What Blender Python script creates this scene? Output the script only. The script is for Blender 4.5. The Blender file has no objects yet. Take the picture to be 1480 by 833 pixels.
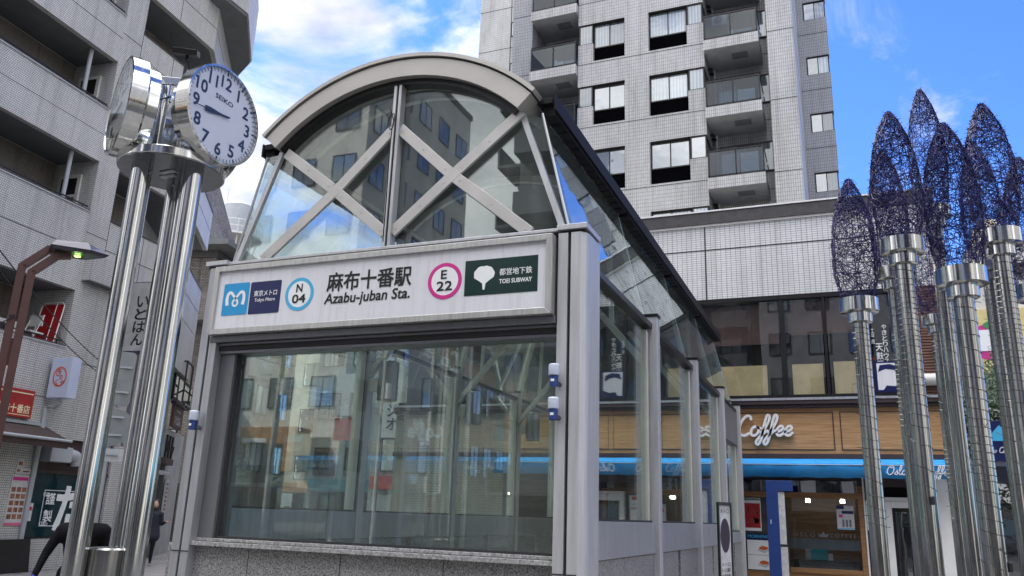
import bpy, math, random
from mathutils import Vector, Matrix
random.seed(7)
R = math.radians
S = bpy.context.scene
COL = S.collection

# ------------------------------------------------------------------ camera
cam = bpy.data.cameras.new('camera')
cam.sensor_width = 36; cam.lens = 28.41; cam.clip_end = 3000; cam.clip_start = .05
co = bpy.data.objects.new('camera', cam); COL.objects.link(co)
YAW, PITCH, ROLL = .393474, .274478, .035478
cy, sy, cp, sp = math.cos(YAW), math.sin(YAW), math.cos(PITCH), math.sin(PITCH)
fw = Vector((-sy*cp, cy*cp, sp)); rt = Vector((cy, sy, 0)); up = rt.cross(fw)
r2 = rt*math.cos(ROLL) + up*math.sin(ROLL); u2 = up*math.cos(ROLL) - rt*math.sin(ROLL)
Mc = Matrix((r2, u2, -fw)).transposed().to_4x4(); Mc.translation = Vector((0, 0, 1.6))
co.matrix_world = Mc
S.camera = co

# ------------------------------------------------------------------ sky, sun, exposure
SUN_EL, SUN_AZ = R(44), R(-60)        # azimuth from +Y towards +X
w = bpy.data.worlds.new('World'); S.world = w; w.use_nodes = True
nt = w.node_tree; nt.nodes.clear()
def wn(t, **k):
    n = nt.nodes.new(t)
    for a, b in k.items(): setattr(n, a, b)
    return n
out = wn('ShaderNodeOutputWorld'); bg = wn('ShaderNodeBackground'); bg.inputs[1].default_value = .13
sky = wn('ShaderNodeTexSky', sky_type='NISHITA', sun_disc=False, sun_elevation=SUN_EL, sun_rotation=SUN_AZ)
sky.air_density = 1.0; sky.dust_density = .05; sky.ozone_density = 2.5
tc = wn('ShaderNodeTexCoord'); sep = wn('ShaderNodeSeparateXYZ')
nt.links.new(tc.outputs['Generated'], sep.inputs[0])
def mth(op, a, b=None, c=None, clamp=False):
    n = wn('ShaderNodeMath', operation=op, use_clamp=clamp)
    for i, v in enumerate((a, b, c)):
        if v is None: continue
        if isinstance(v, (int, float)): n.inputs[i].default_value = v
        else: nt.links.new(v, n.inputs[i])
    return n.outputs[0]
zz = mth('ADD', mth('MAXIMUM', sep.outputs[2], 0), .22)
cx_ = mth('DIVIDE', sep.outputs[0], zz); cy_ = mth('DIVIDE', sep.outputs[1], zz)
cmb = wn('ShaderNodeCombineXYZ'); nt.links.new(cx_, cmb.inputs[0]); nt.links.new(cy_, cmb.inputs[1])
n1 = wn('ShaderNodeTexNoise'); n1.inputs['Scale'].default_value = 2.3; n1.inputs['Detail'].default_value = 9; n1.inputs['Roughness'].default_value = .56
n1.inputs['Distortion'].default_value = .35
nt.links.new(cmb.outputs[0], n1.inputs['Vector'])
# more cloud towards the left (-X) and behind the camera, thin at the right of the view
bias = mth('ADD', mth('MULTIPLY', mth('ADD', mth('MULTIPLY', sep.outputs[0], -.55), mth('MULTIPLY', sep.outputs[1], -.22)), .78), mth('MULTIPLY', mth('MAXIMUM', mth('SUBTRACT', sep.outputs[2], .62), 0), .5))
dens = mth('ADD', mth('ADD', n1.outputs[0], bias), mth('MULTIPLY', mth('MAXIMUM', mth('SUBTRACT', sep.outputs[0], .42), 0), 1.3))  # extra cloud far right, out of view, added as neutral fill light
dens = mth('ADD', dens, mth('MULTIPLY', mth('MULTIPLY', mth('MAXIMUM', mth('SUBTRACT', .5, sep.outputs[2]), 0), mth('MAXIMUM', mth('MULTIPLY', sep.outputs[0], -1), 0)), .30))
rmp = wn('ShaderNodeMapRange', interpolation_type='SMOOTHSTEP'); nt.links.new(dens, rmp.inputs[0])
rmp.inputs[1].default_value = .50; rmp.inputs[2].default_value = .64
n2 = wn('ShaderNodeTexNoise'); n2.inputs['Scale'].default_value = 3.1; n2.inputs['Detail'].default_value = 6
nt.links.new(cmb.outputs[0], n2.inputs['Vector'])
cr = wn('ShaderNodeValToRGB'); nt.links.new(n2.outputs[0], cr.inputs[0])
cr.color_ramp.elements[0].position = .36; cr.color_ramp.elements[0].color = (1.95, 1.98, 2.1, 1)
cr.color_ramp.elements[1].position = .6; cr.color_ramp.elements[1].color = (4.6, 4.5, 4.4, 1)
skc = wn('ShaderNodeMix', data_type='RGBA', blend_type='MULTIPLY'); skc.inputs[0].default_value = 1
skc.inputs[7].default_value = (.32, .49, .90, 1); nt.links.new(sky.outputs[0], skc.inputs[6])
# clouds overhead and behind the camera, out of view, brightened as added fill light
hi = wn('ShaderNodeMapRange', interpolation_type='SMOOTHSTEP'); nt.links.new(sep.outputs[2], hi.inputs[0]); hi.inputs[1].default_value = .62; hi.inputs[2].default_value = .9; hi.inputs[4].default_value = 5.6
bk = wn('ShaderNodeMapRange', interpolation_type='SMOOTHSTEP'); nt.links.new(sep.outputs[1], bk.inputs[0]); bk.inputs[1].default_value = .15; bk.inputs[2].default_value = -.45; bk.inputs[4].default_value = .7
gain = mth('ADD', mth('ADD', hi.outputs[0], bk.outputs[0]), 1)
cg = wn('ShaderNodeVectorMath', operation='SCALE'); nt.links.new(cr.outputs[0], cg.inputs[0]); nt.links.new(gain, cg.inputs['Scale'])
mx = wn('ShaderNodeMix', data_type='RGBA'); n3 = wn('ShaderNodeTexNoise'); n3.inputs['Scale'].default_value = 4.2; n3.inputs['Detail'].default_value = 8; n3.inputs['Roughness'].default_value = .62; n3.inputs['Distortion'].default_value = .9
nt.links.new(cmb.outputs[0], n3.inputs['Vector'])
ws = wn('ShaderNodeMapRange', interpolation_type='SMOOTHSTEP'); nt.links.new(n3.outputs[0], ws.inputs[0]); ws.inputs[1].default_value = .52; ws.inputs[2].default_value = .74; ws.inputs[4].default_value = .5
nt.links.new(mth('MAXIMUM', mth('MULTIPLY', rmp.outputs[0], .93), ws.outputs[0]), mx.inputs[0])
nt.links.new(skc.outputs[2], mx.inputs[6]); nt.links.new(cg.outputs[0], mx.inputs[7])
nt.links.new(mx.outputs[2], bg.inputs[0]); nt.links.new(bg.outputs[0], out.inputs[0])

sl = bpy.data.lights.new('sun', 'SUN'); sl.energy = 3.0; sl.angle = R(.55); sl.color = (1, .93, .82)
so = bpy.data.objects.new('sun', sl); COL.objects.link(so)
sd = Vector((math.sin(SUN_AZ)*math.cos(SUN_EL), math.cos(SUN_AZ)*math.cos(SUN_EL), math.sin(SUN_EL)))
so.rotation_euler = sd.to_track_quat('Z', 'Y').to_euler()
S.view_settings.view_transform = 'Standard'; S.view_settings.look = 'None'
S.view_settings.exposure = 1.45; S.view_settings.gamma = 1; S.view_settings.use_curve_mapping = False
S.render.engine = 'CYCLES'
S.cycles.max_bounces = 8; S.cycles.transparent_max_bounces = 24; S.cycles.glossy_bounces = 5
S.cycles.caustics_reflective = False; S.cycles.caustics_refractive = False

# ------------------------------------------------------------------ materials
MATS = {}
def nmat(name):
    m = bpy.data.materials.new(name); m.use_nodes = True; MATS[name] = m
    t = m.node_tree; b = t.nodes['Principled BSDF']
    return m, t, b
def col4(c): return (c[0], c[1], c[2], 1)
def noise(t, scale, detail=4, vec=None, rough=.55):
    n = t.nodes.new('ShaderNodeTexNoise'); n.inputs['Scale'].default_value = scale; n.inputs['Detail'].default_value = detail
    n.inputs['Roughness'].default_value = rough
    if vec: t.links.new(vec, n.inputs['Vector'])
    return n
def coord(t, which='Object', scale=None):
    c = t.nodes.new('ShaderNodeTexCoord').outputs[which]
    if scale:
        mp = t.nodes.new('ShaderNodeMapping'); mp.inputs['Scale'].default_value = scale; t.links.new(c, mp.inputs[0]); c = mp.outputs[0]
    return c
def ramp(t, fac, a, b, p0=.35, p1=.65):
    n = t.nodes.new('ShaderNodeValToRGB'); t.links.new(fac, n.inputs[0])
    n.color_ramp.elements[0].position = p0; n.color_ramp.elements[0].color = col4(a)
    n.color_ramp.elements[1].position = p1; n.color_ramp.elements[1].color = col4(b)
    return n.outputs[0]
def bump(t, b, h, strength=.2, dist=.01):
    n = t.nodes.new('ShaderNodeBump'); n.inputs['Strength'].default_value = strength; n.inputs['Distance'].default_value = dist
    t.links.new(h, n.inputs['Height']); t.links.new(n.outputs[0], b.inputs['Normal'])
def plain(name, c, rough=.5, metal=0, var=.12, scale=3, streak=False, spec=.5, bmp=0):
    m, t, b = nmat(name)
    v = coord(t, 'Object', (8, 8, .6) if streak else None)
    n = noise(t, scale, 5, v)
    t.links.new(ramp(t, n.outputs[0], [x*(1-var) for x in c], [min(1, x*(1+var)) for x in c]), b.inputs['Base Color'])
    rr = t.nodes.new('ShaderNodeMapRange'); t.links.new(n.outputs[0], rr.inputs[0])
    rr.inputs[3].default_value = max(.02, rough-.08*(rough > .15)); rr.inputs[4].default_value = min(1, rough+.1*(rough > .15))
    t.links.new(rr.outputs[0], b.inputs['Roughness'])
    b.inputs['Metallic'].default_value = metal; b.inputs['Specular IOR Level'].default_value = spec
    if bmp: bump(t, b, noise(t, 40, 3, coord(t)).outputs[0], bmp, .01)
    return m
def tiles(name, c1, c2, grout, bw, bh, mort=.006, rough=.35, offset=0.0, dirt=.15, bmp=.4, swap=False, dirtc=None):
    m, t, b = nmat(name)
    uv = coord(t, 'UV')
    if swap:
        mp = t.nodes.new('ShaderNodeMapping'); mp.inputs['Rotation'].default_value = (0, 0, math.pi/2); t.links.new(uv, mp.inputs[0]); uv = mp.outputs[0]
    br = t.nodes.new('ShaderNodeTexBrick'); t.links.new(uv, br.inputs[0])
    br.offset = offset; br.squash = 1
    br.inputs['Color1'].default_value = col4(c1); br.inputs['Color2'].default_value = col4(c2); br.inputs['Mortar'].default_value = col4(grout)
    br.inputs['Scale'].default_value = 1; br.inputs['Mortar Size'].default_value = mort; br.inputs['Mortar Smooth'].default_value = .1
    br.inputs['Brick Width'].default_value = bw; br.inputs['Row Height'].default_value = bh
    n = noise(t, .9, 8, coord(t, 'Object', (1, 1, .35)), .65)
    mm = t.nodes.new('ShaderNodeMix'); mm.data_type = 'RGBA'; mm.blend_type = 'MULTIPLY'; mm.inputs[0].default_value = 1
    t.links.new(br.outputs[0], mm.inputs[6]); t.links.new(ramp(t, n.outputs[0], (1-dirt*1.6,)*3, (1, 1, 1), .3, .62), mm.inputs[7])
    sn = noise(t, 1.0, 5, coord(t, 'Object', (5, 5, .16)), .7)
    m3 = t.nodes.new('ShaderNodeMix'); m3.data_type = 'RGBA'; m3.blend_type = 'MULTIPLY'; m3.inputs[0].default_value = .8
    t.links.new(mm.outputs[2], m3.inputs[6]); t.links.new(ramp(t, sn.outputs[0], (1-dirt*2.2, 1-dirt*2.25, 1-dirt*2.4), (1, 1, 1), .32, .5), m3.inputs[7]); mm = m3
    t.links.new(mm.outputs[2], b.inputs['Base Color']); b.inputs['Roughness'].default_value = rough
    inv = t.nodes.new('ShaderNodeMath'); inv.operation = 'SUBTRACT'; inv.inputs[0].default_value = 1; t.links.new(br.outputs[1], inv.inputs[1])
    bump(t, b, inv.outputs[0], bmp, .003)
    return m
def emit(name, c, s):
    m, t, b = nmat(name); b.inputs['Base Color'].default_value = col4(c)
    b.inputs['Emission Color'].default_value = col4(c); b.inputs['Emission Strength'].default_value = s
    return m
def chrome(name, c=(.62, .63, .61), rough=.06, streak=.5, var=.2):
    m, t, b = nmat(name); b.inputs['Metallic'].default_value = 1
    n = noise(t, 2.5, 6, coord(t, 'Object', (5, 5, .8)), .7)
    t.links.new(ramp(t, n.outputs[0], [x*(1-var) for x in c], c), b.inputs['Base Color'])
    rr = t.nodes.new('ShaderNodeMapRange'); t.links.new(n.outputs[0], rr.inputs[0]); rr.inputs[3].default_value = rough; rr.inputs[4].default_value = rough+.14
    t.links.new(rr.outputs[0], b.inputs['Roughness'])
    bump(t, b, noise(t, 3, 2, coord(t, 'Object', (3, 3, .5))).outputs[0], streak, .004)
    return m
def clear_glass(name, tint=(.86, .93, .91), ior=1.75, wave=.12, wscale=.9, dust=.05):
    m, t, b = nmat(name); o = t.nodes['Material Output']
    tr = t.nodes.new('ShaderNodeBsdfTransparent'); tr.inputs[0].default_value = col4(tint)
    gl = t.nodes.new('ShaderNodeBsdfGlossy'); gl.inputs['Roughness'].default_value = .012; gl.inputs[0].default_value = (.95, 1, 1, 1)
    fr = t.nodes.new('ShaderNodeFresnel'); gm = t.nodes.new('ShaderNodeNewGeometry'); mi = t.nodes.new('ShaderNodeMapRange')
    t.links.new(gm.outputs['Backfacing'], mi.inputs[0]); mi.inputs[3].default_value = ior; mi.inputs[4].default_value = 1/ior; t.links.new(mi.outputs[0], fr.inputs[0])
    bp = t.nodes.new('ShaderNodeBump'); bp.inputs['Strength'].default_value = wave; bp.inputs['Distance'].default_value = .02
    t.links.new(noise(t, wscale, 2, coord(t)).outputs[0], bp.inputs['Height']); t.links.new(bp.outputs[0], gl.inputs['Normal'])
    mx = t.nodes.new('ShaderNodeMixShader'); t.links.new(fr.outputs[0], mx.inputs[0]); t.links.new(tr.outputs[0], mx.inputs[1]); t.links.new(gl.outputs[0], mx.inputs[2])
    df = t.nodes.new('ShaderNodeBsdfDiffuse'); df.inputs[0].default_value = (.55, .58, .55, 1)
    n = noise(t, 1.6, 7, coord(t, 'Object', (2, 2, .5)), .7)
    rr = t.nodes.new('ShaderNodeMapRange'); t.links.new(n.outputs[0], rr.inputs[0]); rr.inputs[1].default_value = .4; rr.inputs[2].default_value = .8
    rr.inputs[3].default_value = dust*.3; rr.inputs[4].default_value = dust*2.5
    m2 = t.nodes.new('ShaderNodeMixShader'); t.links.new(rr.outputs[0], m2.inputs[0]); t.links.new(mx.outputs[0], m2.inputs[1]); t.links.new(df.outputs[0], m2.inputs[2])
    t.links.new(m2.outputs[0], o.inputs[0])
    return m
def pane_mat(name, c, refl=.5, curtain=None, wave=.15):
    """window pane of a building: what shows inside (dark room or curtain) under a mirror-like coat"""
    m, t, b = nmat(name); o = t.nodes['Material Output']
    df = t.nodes.new('ShaderNodeBsdfDiffuse'); df.inputs[0].default_value = col4(c)
    if curtain:
        wv = t.nodes.new('ShaderNodeTexWave'); wv.inputs['Scale'].default_value = 1.5; wv.inputs['Distortion'].default_value = 3.5; wv.inputs['Detail'].default_value = 2
        t.links.new(coord(t, 'Object', (1.6, 1.6, .12)), wv.inputs[0])
        oi = t.nodes.new('ShaderNodeObjectInfo')
        hs = t.nodes.new('ShaderNodeHueSaturation'); vr = t.nodes.new('ShaderNodeMapRange'); t.links.new(oi.outputs['Random'], vr.inputs[0]); vr.inputs[3].default_value = .25; vr.inputs[4].default_value = 1.15
        t.links.new(vr.outputs[0], hs.inputs['Value']); t.links.new(ramp(t, wv.outputs[1], [x*.62 for x in curtain], curtain, .1, .8), hs.inputs['Color']); t.links.new(hs.outputs[0], df.inputs[0])
    gl = t.nodes.new('ShaderNodeBsdfGlossy'); gl.inputs['Roughness'].default_value = .015; gl.inputs[0].default_value = (.93, .97, 1, 1)
    bp = t.nodes.new('ShaderNodeBump'); bp.inputs['Strength'].default_value = wave; bp.inputs['Distance'].default_value = .03
    t.links.new(noise(t, 1.3, 2, coord(t)).outputs[0], bp.inputs['Height']); t.links.new(bp.outputs[0], gl.inputs['Normal'])
    fr = t.nodes.new('ShaderNodeFresnel'); fr.inputs[0].default_value = 1.5
    ad = t.nodes.new('ShaderNodeMath'); ad.operation = 'ADD'; ad.use_clamp = True; t.links.new(fr.outputs[0], ad.inputs[0]); ad.inputs[1].default_value = refl
    mx = t.nodes.new('ShaderNodeMixShader'); t.links.new(ad.outputs[0], mx.inputs[0]); t.links.new(df.outputs[0], mx.inputs[1]); t.links.new(gl.outputs[0], mx.inputs[2])
    t.links.new(mx.outputs[0], o.inputs[0])
    return m

m_asphalt = plain('asphalt', (.05, .05, .052), .9, var=.3, scale=14, bmp=.4)
m_pave = tiles('paving', (.22, .21, .2), (.27, .26, .25), (.1, .1, .1), .3, .3, .008, .75, .5, .2)
m_kerb = plain('kerb_stone', (.32, .32, .31), .8, var=.15, scale=9, bmp=.3)
m_tower = tiles('tower_tile', (.45, .45, .45), (.51, .51, .51), (.19, .195, .20), .075, .15, .0075, .38, 0, .15)
m_tower_dk = tiles('tower_tile_grey', (.31, .32, .345), (.35, .36, .385), (.13, .14, .15), .075, .15, .0075, .38, 0, .12)
m_podium = tiles('podium_tile', (.72, .73, .75), (.78, .79, .80), (.19, .20, .22), .11, .052, .0045, .3, 0, .12)
m_left = tiles('mosaic_tile', (.60, .605, .60), (.69, .69, .68), (.17, .175, .18), .052, .052, .0058, .4, .5, .12)
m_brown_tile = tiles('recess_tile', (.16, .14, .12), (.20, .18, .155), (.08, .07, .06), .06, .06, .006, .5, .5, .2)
m_brick_far = tiles('brick_far', (.15, .13, .12), (.24, .215, .20), (.05, .05, .05), .24, .08, .014, .7, .5, .3)
m_beige_tile = tiles('beige_tile', (.36, .34, .30), (.41, .39, .34), (.2, .19, .18), .12, .06, .006, .6, .5, .2)
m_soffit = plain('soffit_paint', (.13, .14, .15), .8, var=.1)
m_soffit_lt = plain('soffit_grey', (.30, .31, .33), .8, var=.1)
m_joint = plain('joint_dark', (.03, .03, .033), .8)
m_eave = plain('eave_black', (.012, .012, .014), .7, spec=.2)
m_black = plain('black_paint', (.012, .012, .013), .45, var=.2)
m_louver = plain('black_louvre', (.004, .004, .005), .95, spec=0)
m_bronze = plain('bronze_frame', (.035, .033, .032), .4, .3)
m_frame_blk = plain('dark_frame', (.015, .015, .017), .35, .4)
m_coping = plain('dark_coping', (.05, .048, .05), .55, var=.25, scale=8)
m_white = plain('white_paint', (.78, .78, .77), .45, var=.05)
m_offwhite = plain('offwhite', (.6, .6, .58), .55, var=.1)
m_concrete = plain('concrete', (.38, .37, .35), .85, var=.15, scale=2, bmp=.2)
m_alu = plain('aluminium_cladding', (.42, .43, .46), .38, .55, .10, 3, True)
m_alu_lt = plain('aluminium_light', (.52, .53, .55), .4, .4, .08, 3, True)
m_alu_dk = plain('aluminium_dark', (.17, .175, .19), .45, .5, .08, 3, True)
m_arch = plain('arch_metal', (.44, .425, .40), .48, .45, .06, 2, False)
m_brace = plain('brace_metal', (.50, .49, .475), .45, .4, .07, 4)
m_post_in = plain('post_cream', (.62, .62, .55), .5, .2, .06)
m_granite = plain('granite', (.25, .25, .25), .42, var=.65, scale=70)
m_granite_sill = plain('granite_sill', (.33, .33, .33), .15, var=.4, scale=50)
m_glass = clear_glass('clear_glass', (.93, .985, .955), 1.95, .03, .8, .03)
m_glass_gable = clear_glass('gable_glass', (.90, .945, .93), 1.95, .04, .8, .05)
m_glass_roof = clear_glass('roof_glass', (.85, .90, .90), 2.1, .10, 1.2, .02)
m_shop_glass = clear_glass('shop_glass', (.80, .84, .85), 1.5, .03, .8, .01)
m_rail_glass = clear_glass('balcony_glass', (.32, .38, .46), 1.6, .03, .8, .004)
m_pane = pane_mat('pane_dark', (.02, .024, .03), .3)
m_pane_sky = pane_mat('pane_mirror', (.07, .09, .11), .30)
m_pane_cur = pane_mat('pane_curtain', (.5, .55, .6), .14, (.40, .47, .54))
m_pane_cur2 = pane_mat('pane_pale_curtain', (.5, .55, .6), .24, (.30, .37, .39))
m_win2 = pane_mat('pane_big', (.012, .014, .018), .16, wave=.1)
m_chrome = chrome('polished_steel', (.66, .67, .66), .05, .35)
m_chrome_d = chrome('weathered_steel', (.50, .50, .48), .09, .55, .35)
m_wire = plain('navy_wire', (.022, .022, .105), .6, 0, .3, 9, spec=.2)
m_wire_blk = plain('black_cable', (.01, .01, .011), .5)
m_brownpaint = plain('brown_paint', (.075, .028, .026), .42, var=.12)
m_lamphead = plain('lamp_head_paint', (.06, .055, .075), .4, .2)
m_wood = None
def wood(name, c1, c2, horiz=True):
    m, t, b = nmat(name)
    n = noise(t, 2.2, 8, coord(t, 'Object', (.7, .7, 14) if horiz else (12, 12, .7)), .6)
    t.links.new(ramp(t, n.outputs[0], c1, c2, .38, .62), b.inputs['Base Color']); b.inputs['Roughness'].default_value = .5
    return m
m_wood = wood('wood_boards', (.36, .19, .075), (.52, .30, .14))
m_wood_fr = wood('wood_frame', (.20, .10, .04), (.32, .17, .07))
m_trim_brown = plain('brown_trim', (.045, .028, .03), .5)
m_blind = plain('brown_blind', (.16, .075, .055), .6, var=.15)
m_shutter = plain('brown_shutter', (.17, .085, .06), .55)
m_yellow = plain('yellow_screen', (.86, .66, .32), .7, var=.1)
m_awning = plain('blue_awning', (.02, .27, .64), .55, var=.1, scale=5)
m_awning_dk = plain('awning_seam', (.004, .09, .33), .6)
m_room = plain('dark_room', (.02, .02, .022), .9)
m_signface = plain('sign_face', (.70, .71, .75), .28, var=.035, scale=2.5, streak=True)
m_skyblue = plain('metro_blue', (.015, .30, .62), .35, var=.03)
m_ringblue = plain('ring_blue', (.06, .42, .70), .35, var=.03)
m_navy = plain('navy', (.006, .012, .085), .3, var=.05)
m_magenta = plain('magenta', (.60, .035, .26), .35, var=.03)
m_green = plain('dark_green', (.004, .028, .026), .3, var=.05)
m_ink = plain('ink', (.008, .008, .009), .5)
m_white_ink = plain('white_ink', (.82, .84, .86), .45, var=.02)
m_clockface = plain('clock_face', (.80, .80, .81), .3, var=.02)
m_orange = plain('orange_ink', (.62, .10, .02), .5)
m_red = plain('red_panel', (.42, .012, .018), .5, var=.1)
m_redsign = plain('red_sign', (.32, .022, .02), .5, var=.15)
m_cream = plain('cream_ink', (.75, .68, .45), .5)
m_teal = plain('dark_teal', (.005, .032, .042), .25, var=.1)
m_bluebox = plain('pillar_blue', (.012, .045, .21), .5, var=.1)
m_paper = plain('paper', (.55, .56, .57), .8, var=.12, scale=14)
m_skin = plain('skin', (.5, .3, .2), .6)
m_cloth = plain('black_cloth', (.006, .006, .008), .9, spec=.15, var=.3, scale=12)
m_cloth2 = plain('navy_cloth', (.014, .016, .03), .85, var=.3)
m_glove = plain('blue_glove', (.01, .04, .55), .4)
m_hair = plain('hair', (.012, .009, .008), .5)
m_leaf = plain('leaf', (.035, .075, .022), .6, var=.55, scale=2)
m_bark = plain('bark', (.08, .06, .045), .9, var=.3, scale=6)
m_pipe = plain('pale_pipe', (.38, .41, .44), .45, var=.05)
m_ac = plain('ac_white', (.55, .56, .54), .5, var=.08)
m_lampgrey = plain('lamp_cylinder', (.26, .28, .29), .42, .5, .05, 5)
m_bluecap = plain('sensor_blue', (.015, .045, .20), .4)
m_capwhite = plain('sensor_cap', (.62, .68, .82), .25, var=.03)
m_led = emit('lit_lamp', (.35, 1.0, .12), 1.3)
m_lit = emit('shop_fill_light', (1, .78, .5), 14)
m_photo_y = plain('yellow_banner', (.66, .55, .25), .6, var=.1)

# ------------------------------------------------------------------ mesh builder
class MB:
    def __init__(s): s.v = []; s.f = []; s.M = Matrix.Identity(4)
    def add(s, vs, fs):
        n = len(s.v); s.v += [s.M @ Vector(p) for p in vs]; s.f += [tuple(i+n for i in f) for f in fs]; return s
    def box(s, x0, x1, y0, y1, z0, z1):
        if x0 > x1: x0, x1 = x1, x0
        if y0 > y1: y0, y1 = y1, y0
        if z0 > z1: z0, z1 = z1, z0
        return s.add([(x0,y0,z0),(x1,y0,z0),(x1,y1,z0),(x0,y1,z0),(x0,y0,z1),(x1,y0,z1),(x1,y1,z1),(x0,y1,z1)],
                     [(0,3,2,1),(4,5,6,7),(0,1,5,4),(1,2,6,5),(2,3,7,6),(3,0,4,7)])
    def prism(s, poly, O, U, V, N, d):
        """polygon in (u,v) pushed along N by d"""
        O, U, V, N = map(Vector, (O, U, V, N)); n = len(poly)
        a = [O + U*p[0] + V*p[1] for p in poly]; b = [p + N*d for p in a]
        fs = [tuple(range(n))[::-1], tuple(range(n, 2*n))] + [(i, (i+1) % n, (i+1) % n + n, i+n) for i in range(n)]
        return s.add(a+b, fs)
    def strip(s, outer, inner, O, U, V, N, d):
        """band between two equal-length polylines, pushed along N"""
        O, U, V, N = map(Vector, (O, U, V, N)); n = len(outer)
        A = [O+U*p[0]+V*p[1] for p in outer]; B = [O+U*p[0]+V*p[1] for p in inner]
        vs = A+B+[p+N*d for p in A]+[p+N*d for p in B]; fs = []
        for i in range(n-1):
            fs += [(i, i+1, n+i+1, n+i), (2*n+i, 3*n+i, 3*n+i+1, 2*n+i+1), (i, 2*n+i, 2*n+i+1, i+1), (n+i, n+i+1, 3*n+i+1, 3*n+i)]
        fs += [(0, n, 3*n, 2*n), (n-1, 3*n-1, 4*n-1, 2*n-1)]
        return s.add(vs, fs)
    def tube(s, pts, r, n=8, cap=True, r2=None):
        pts = [Vector(p) for p in pts]; m = len(pts); rings = []; prev = None
        for i, p in enumerate(pts):
            d = (pts[min(i+1, m-1)] - pts[max(i-1, 0)]).normalized()
            if prev is None: a = d.orthogonal().normalized()
            else:
                a = prev - d*prev.dot(d)
                a = a.normalized() if a.length > 1e-5 else d.orthogonal().normalized()
            prev = a; b = d.cross(a)
            rr = r[i] if isinstance(r, (list, tuple)) else (r if r2 is None else r+(r2-r)*i/(m-1))
            rings += [p + (a*math.cos(2*math.pi*k/n) + b*math.sin(2*math.pi*k/n))*rr for k in range(n)]
        fs = [(i*n+k, i*n+(k+1) % n, (i+1)*n+(k+1) % n, (i+1)*n+k) for i in range(m-1) for k in range(n)]
        if cap: fs += [tuple(range(n))[::-1], tuple(range((m-1)*n, m*n))]
        return s.add(rings, fs)
    def lathe(s, prof, n=24, O=(0,0,0), U=(1,0,0), V=(0,1,0), W=(0,0,1), cap=True):
        O, U, V, W = map(Vector, (O, U, V, W)); vs = []; m = len(prof)
        for r_, z in prof: vs += [O + (U*math.cos(2*math.pi*k/n) + V*math.sin(2*math.pi*k/n))*r_ + W*z for k in range(n)]
        fs = [(i*n+k, i*n+(k+1) % n, (i+1)*n+(k+1) % n, (i+1)*n+k) for i in range(m-1) for k in range(n)]
        if prof[0][0] > 1e-4: fs.append(tuple(range(n))[::-1])
        if prof[-1][0] > 1e-4 and cap: fs.append(tuple(range((m-1)*n, m*n)))
        return s.add(vs, fs)
    def beam(s, a, b, wdt, h, upv=(0,0,1)):
        """square bar from a to b"""
        a, b = Vector(a), Vector(b); d = (b-a).normalized(); sd_ = d.cross(Vector(upv)).normalized(); u = sd_.cross(d)
        vs = []
        for p in (a, b):
            for i, j in ((-1,-1),(1,-1),(1,1),(-1,1)): vs.append(p + sd_*i*wdt/2 + u*j*h/2)
        return s.add(vs, [(0,1,2,3),(7,6,5,4),(0,4,5,1),(1,5,6,2),(2,6,7,3),(3,7,4,0)])
    def quad(s, a, b, c, d): return s.add([a, b, c, d], [(0,1,2,3)])
    def mesh(s, name, mat):
        me = bpy.data.meshes.new(name); me.from_pydata([tuple(p) for p in s.v], [], s.f); me.update()
        if mat: me.materials.append(mat)
        uv = me.uv_layers.new(name='UVMap').data
        for p in me.polygons:
            nn = p.normal
            if abs(nn.z) < .75:
                t = Vector((-nn.y, nn.x, 0)).normalized()
                # mirrored faces keep one continuous layout
                for li in p.loop_indices:
                    q = me.vertices[me.loops[li].vertex_index].co; uv[li].uv = (q.dot(t), q.z)
            else:
                for li in p.loop_indices:
                    q = me.vertices[me.loops[li].vertex_index].co; uv[li].uv = (q.x, q.y)
        return me
    def build(s, name, mat, parent=None, bev=0, smooth=False, label=None):
        root = parent
        while root is not None and root.parent is not None: root = root.parent
        if root is not None and FR.get(root.name) is not None and not LOCAL[0]:
            Mi = FR[root.name].inverted(); s.v = [Mi @ p for p in s.v]
        me = s.mesh(name, mat)
        if s.v and smooth:
            for p in me.polygons: p.use_smooth = True
            if smooth != 'all': 
                try: me.set_sharp_from_angle(angle=R(35))
                except Exception: pass
        o = bpy.data.objects.new(name, me); COL.objects.link(o)
        if parent: o.parent = parent
        if bev:
            b = o.modifiers.new('edge', 'BEVEL'); b.width = bev; b.segments = 2; b.limit_method = 'ANGLE'; b.harden_normals = False
        if label: o['label'] = label
        return o
FR = {}; LOCAL = [False]
def thing(name, label, cat, loc=(0,0,0), rz=0, group=None):
    o = bpy.data.objects.new(name, None); COL.objects.link(o); o.location = loc; o.rotation_euler = (0, 0, rz)
    o.empty_display_size = .2
    FR[o.name] = Matrix.Translation(Vector(loc)) @ Matrix.Rotation(rz, 4, 'Z')
    o['label'] = label; o['category'] = cat
    if group: o['group'] = group
    return o
def struct(name, mb, mat):
    o = mb.build(name, mat); o['kind'] = 'structure'; return o
def tag(o, label, cat, group=None):
    o['label'] = label; o['category'] = cat
    if group: o['group'] = group
    return o
def kids(o): return [c for c in COL.objects if c.parent == o]
def copy_tree(o, parent=None, _k=None):
    c = o.copy(); COL.objects.link(c); c.parent = parent
    for ch in list(o.children): copy_tree(ch, c)
    return c
def shift_copy(part, dx=0, dy=0, dz=0):
    """repeat a part (with its sub-parts) on the same thing"""
    c = copy_tree(part, part.parent); c.location = part.location + Vector((dx, dy, dz)); return c

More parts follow.
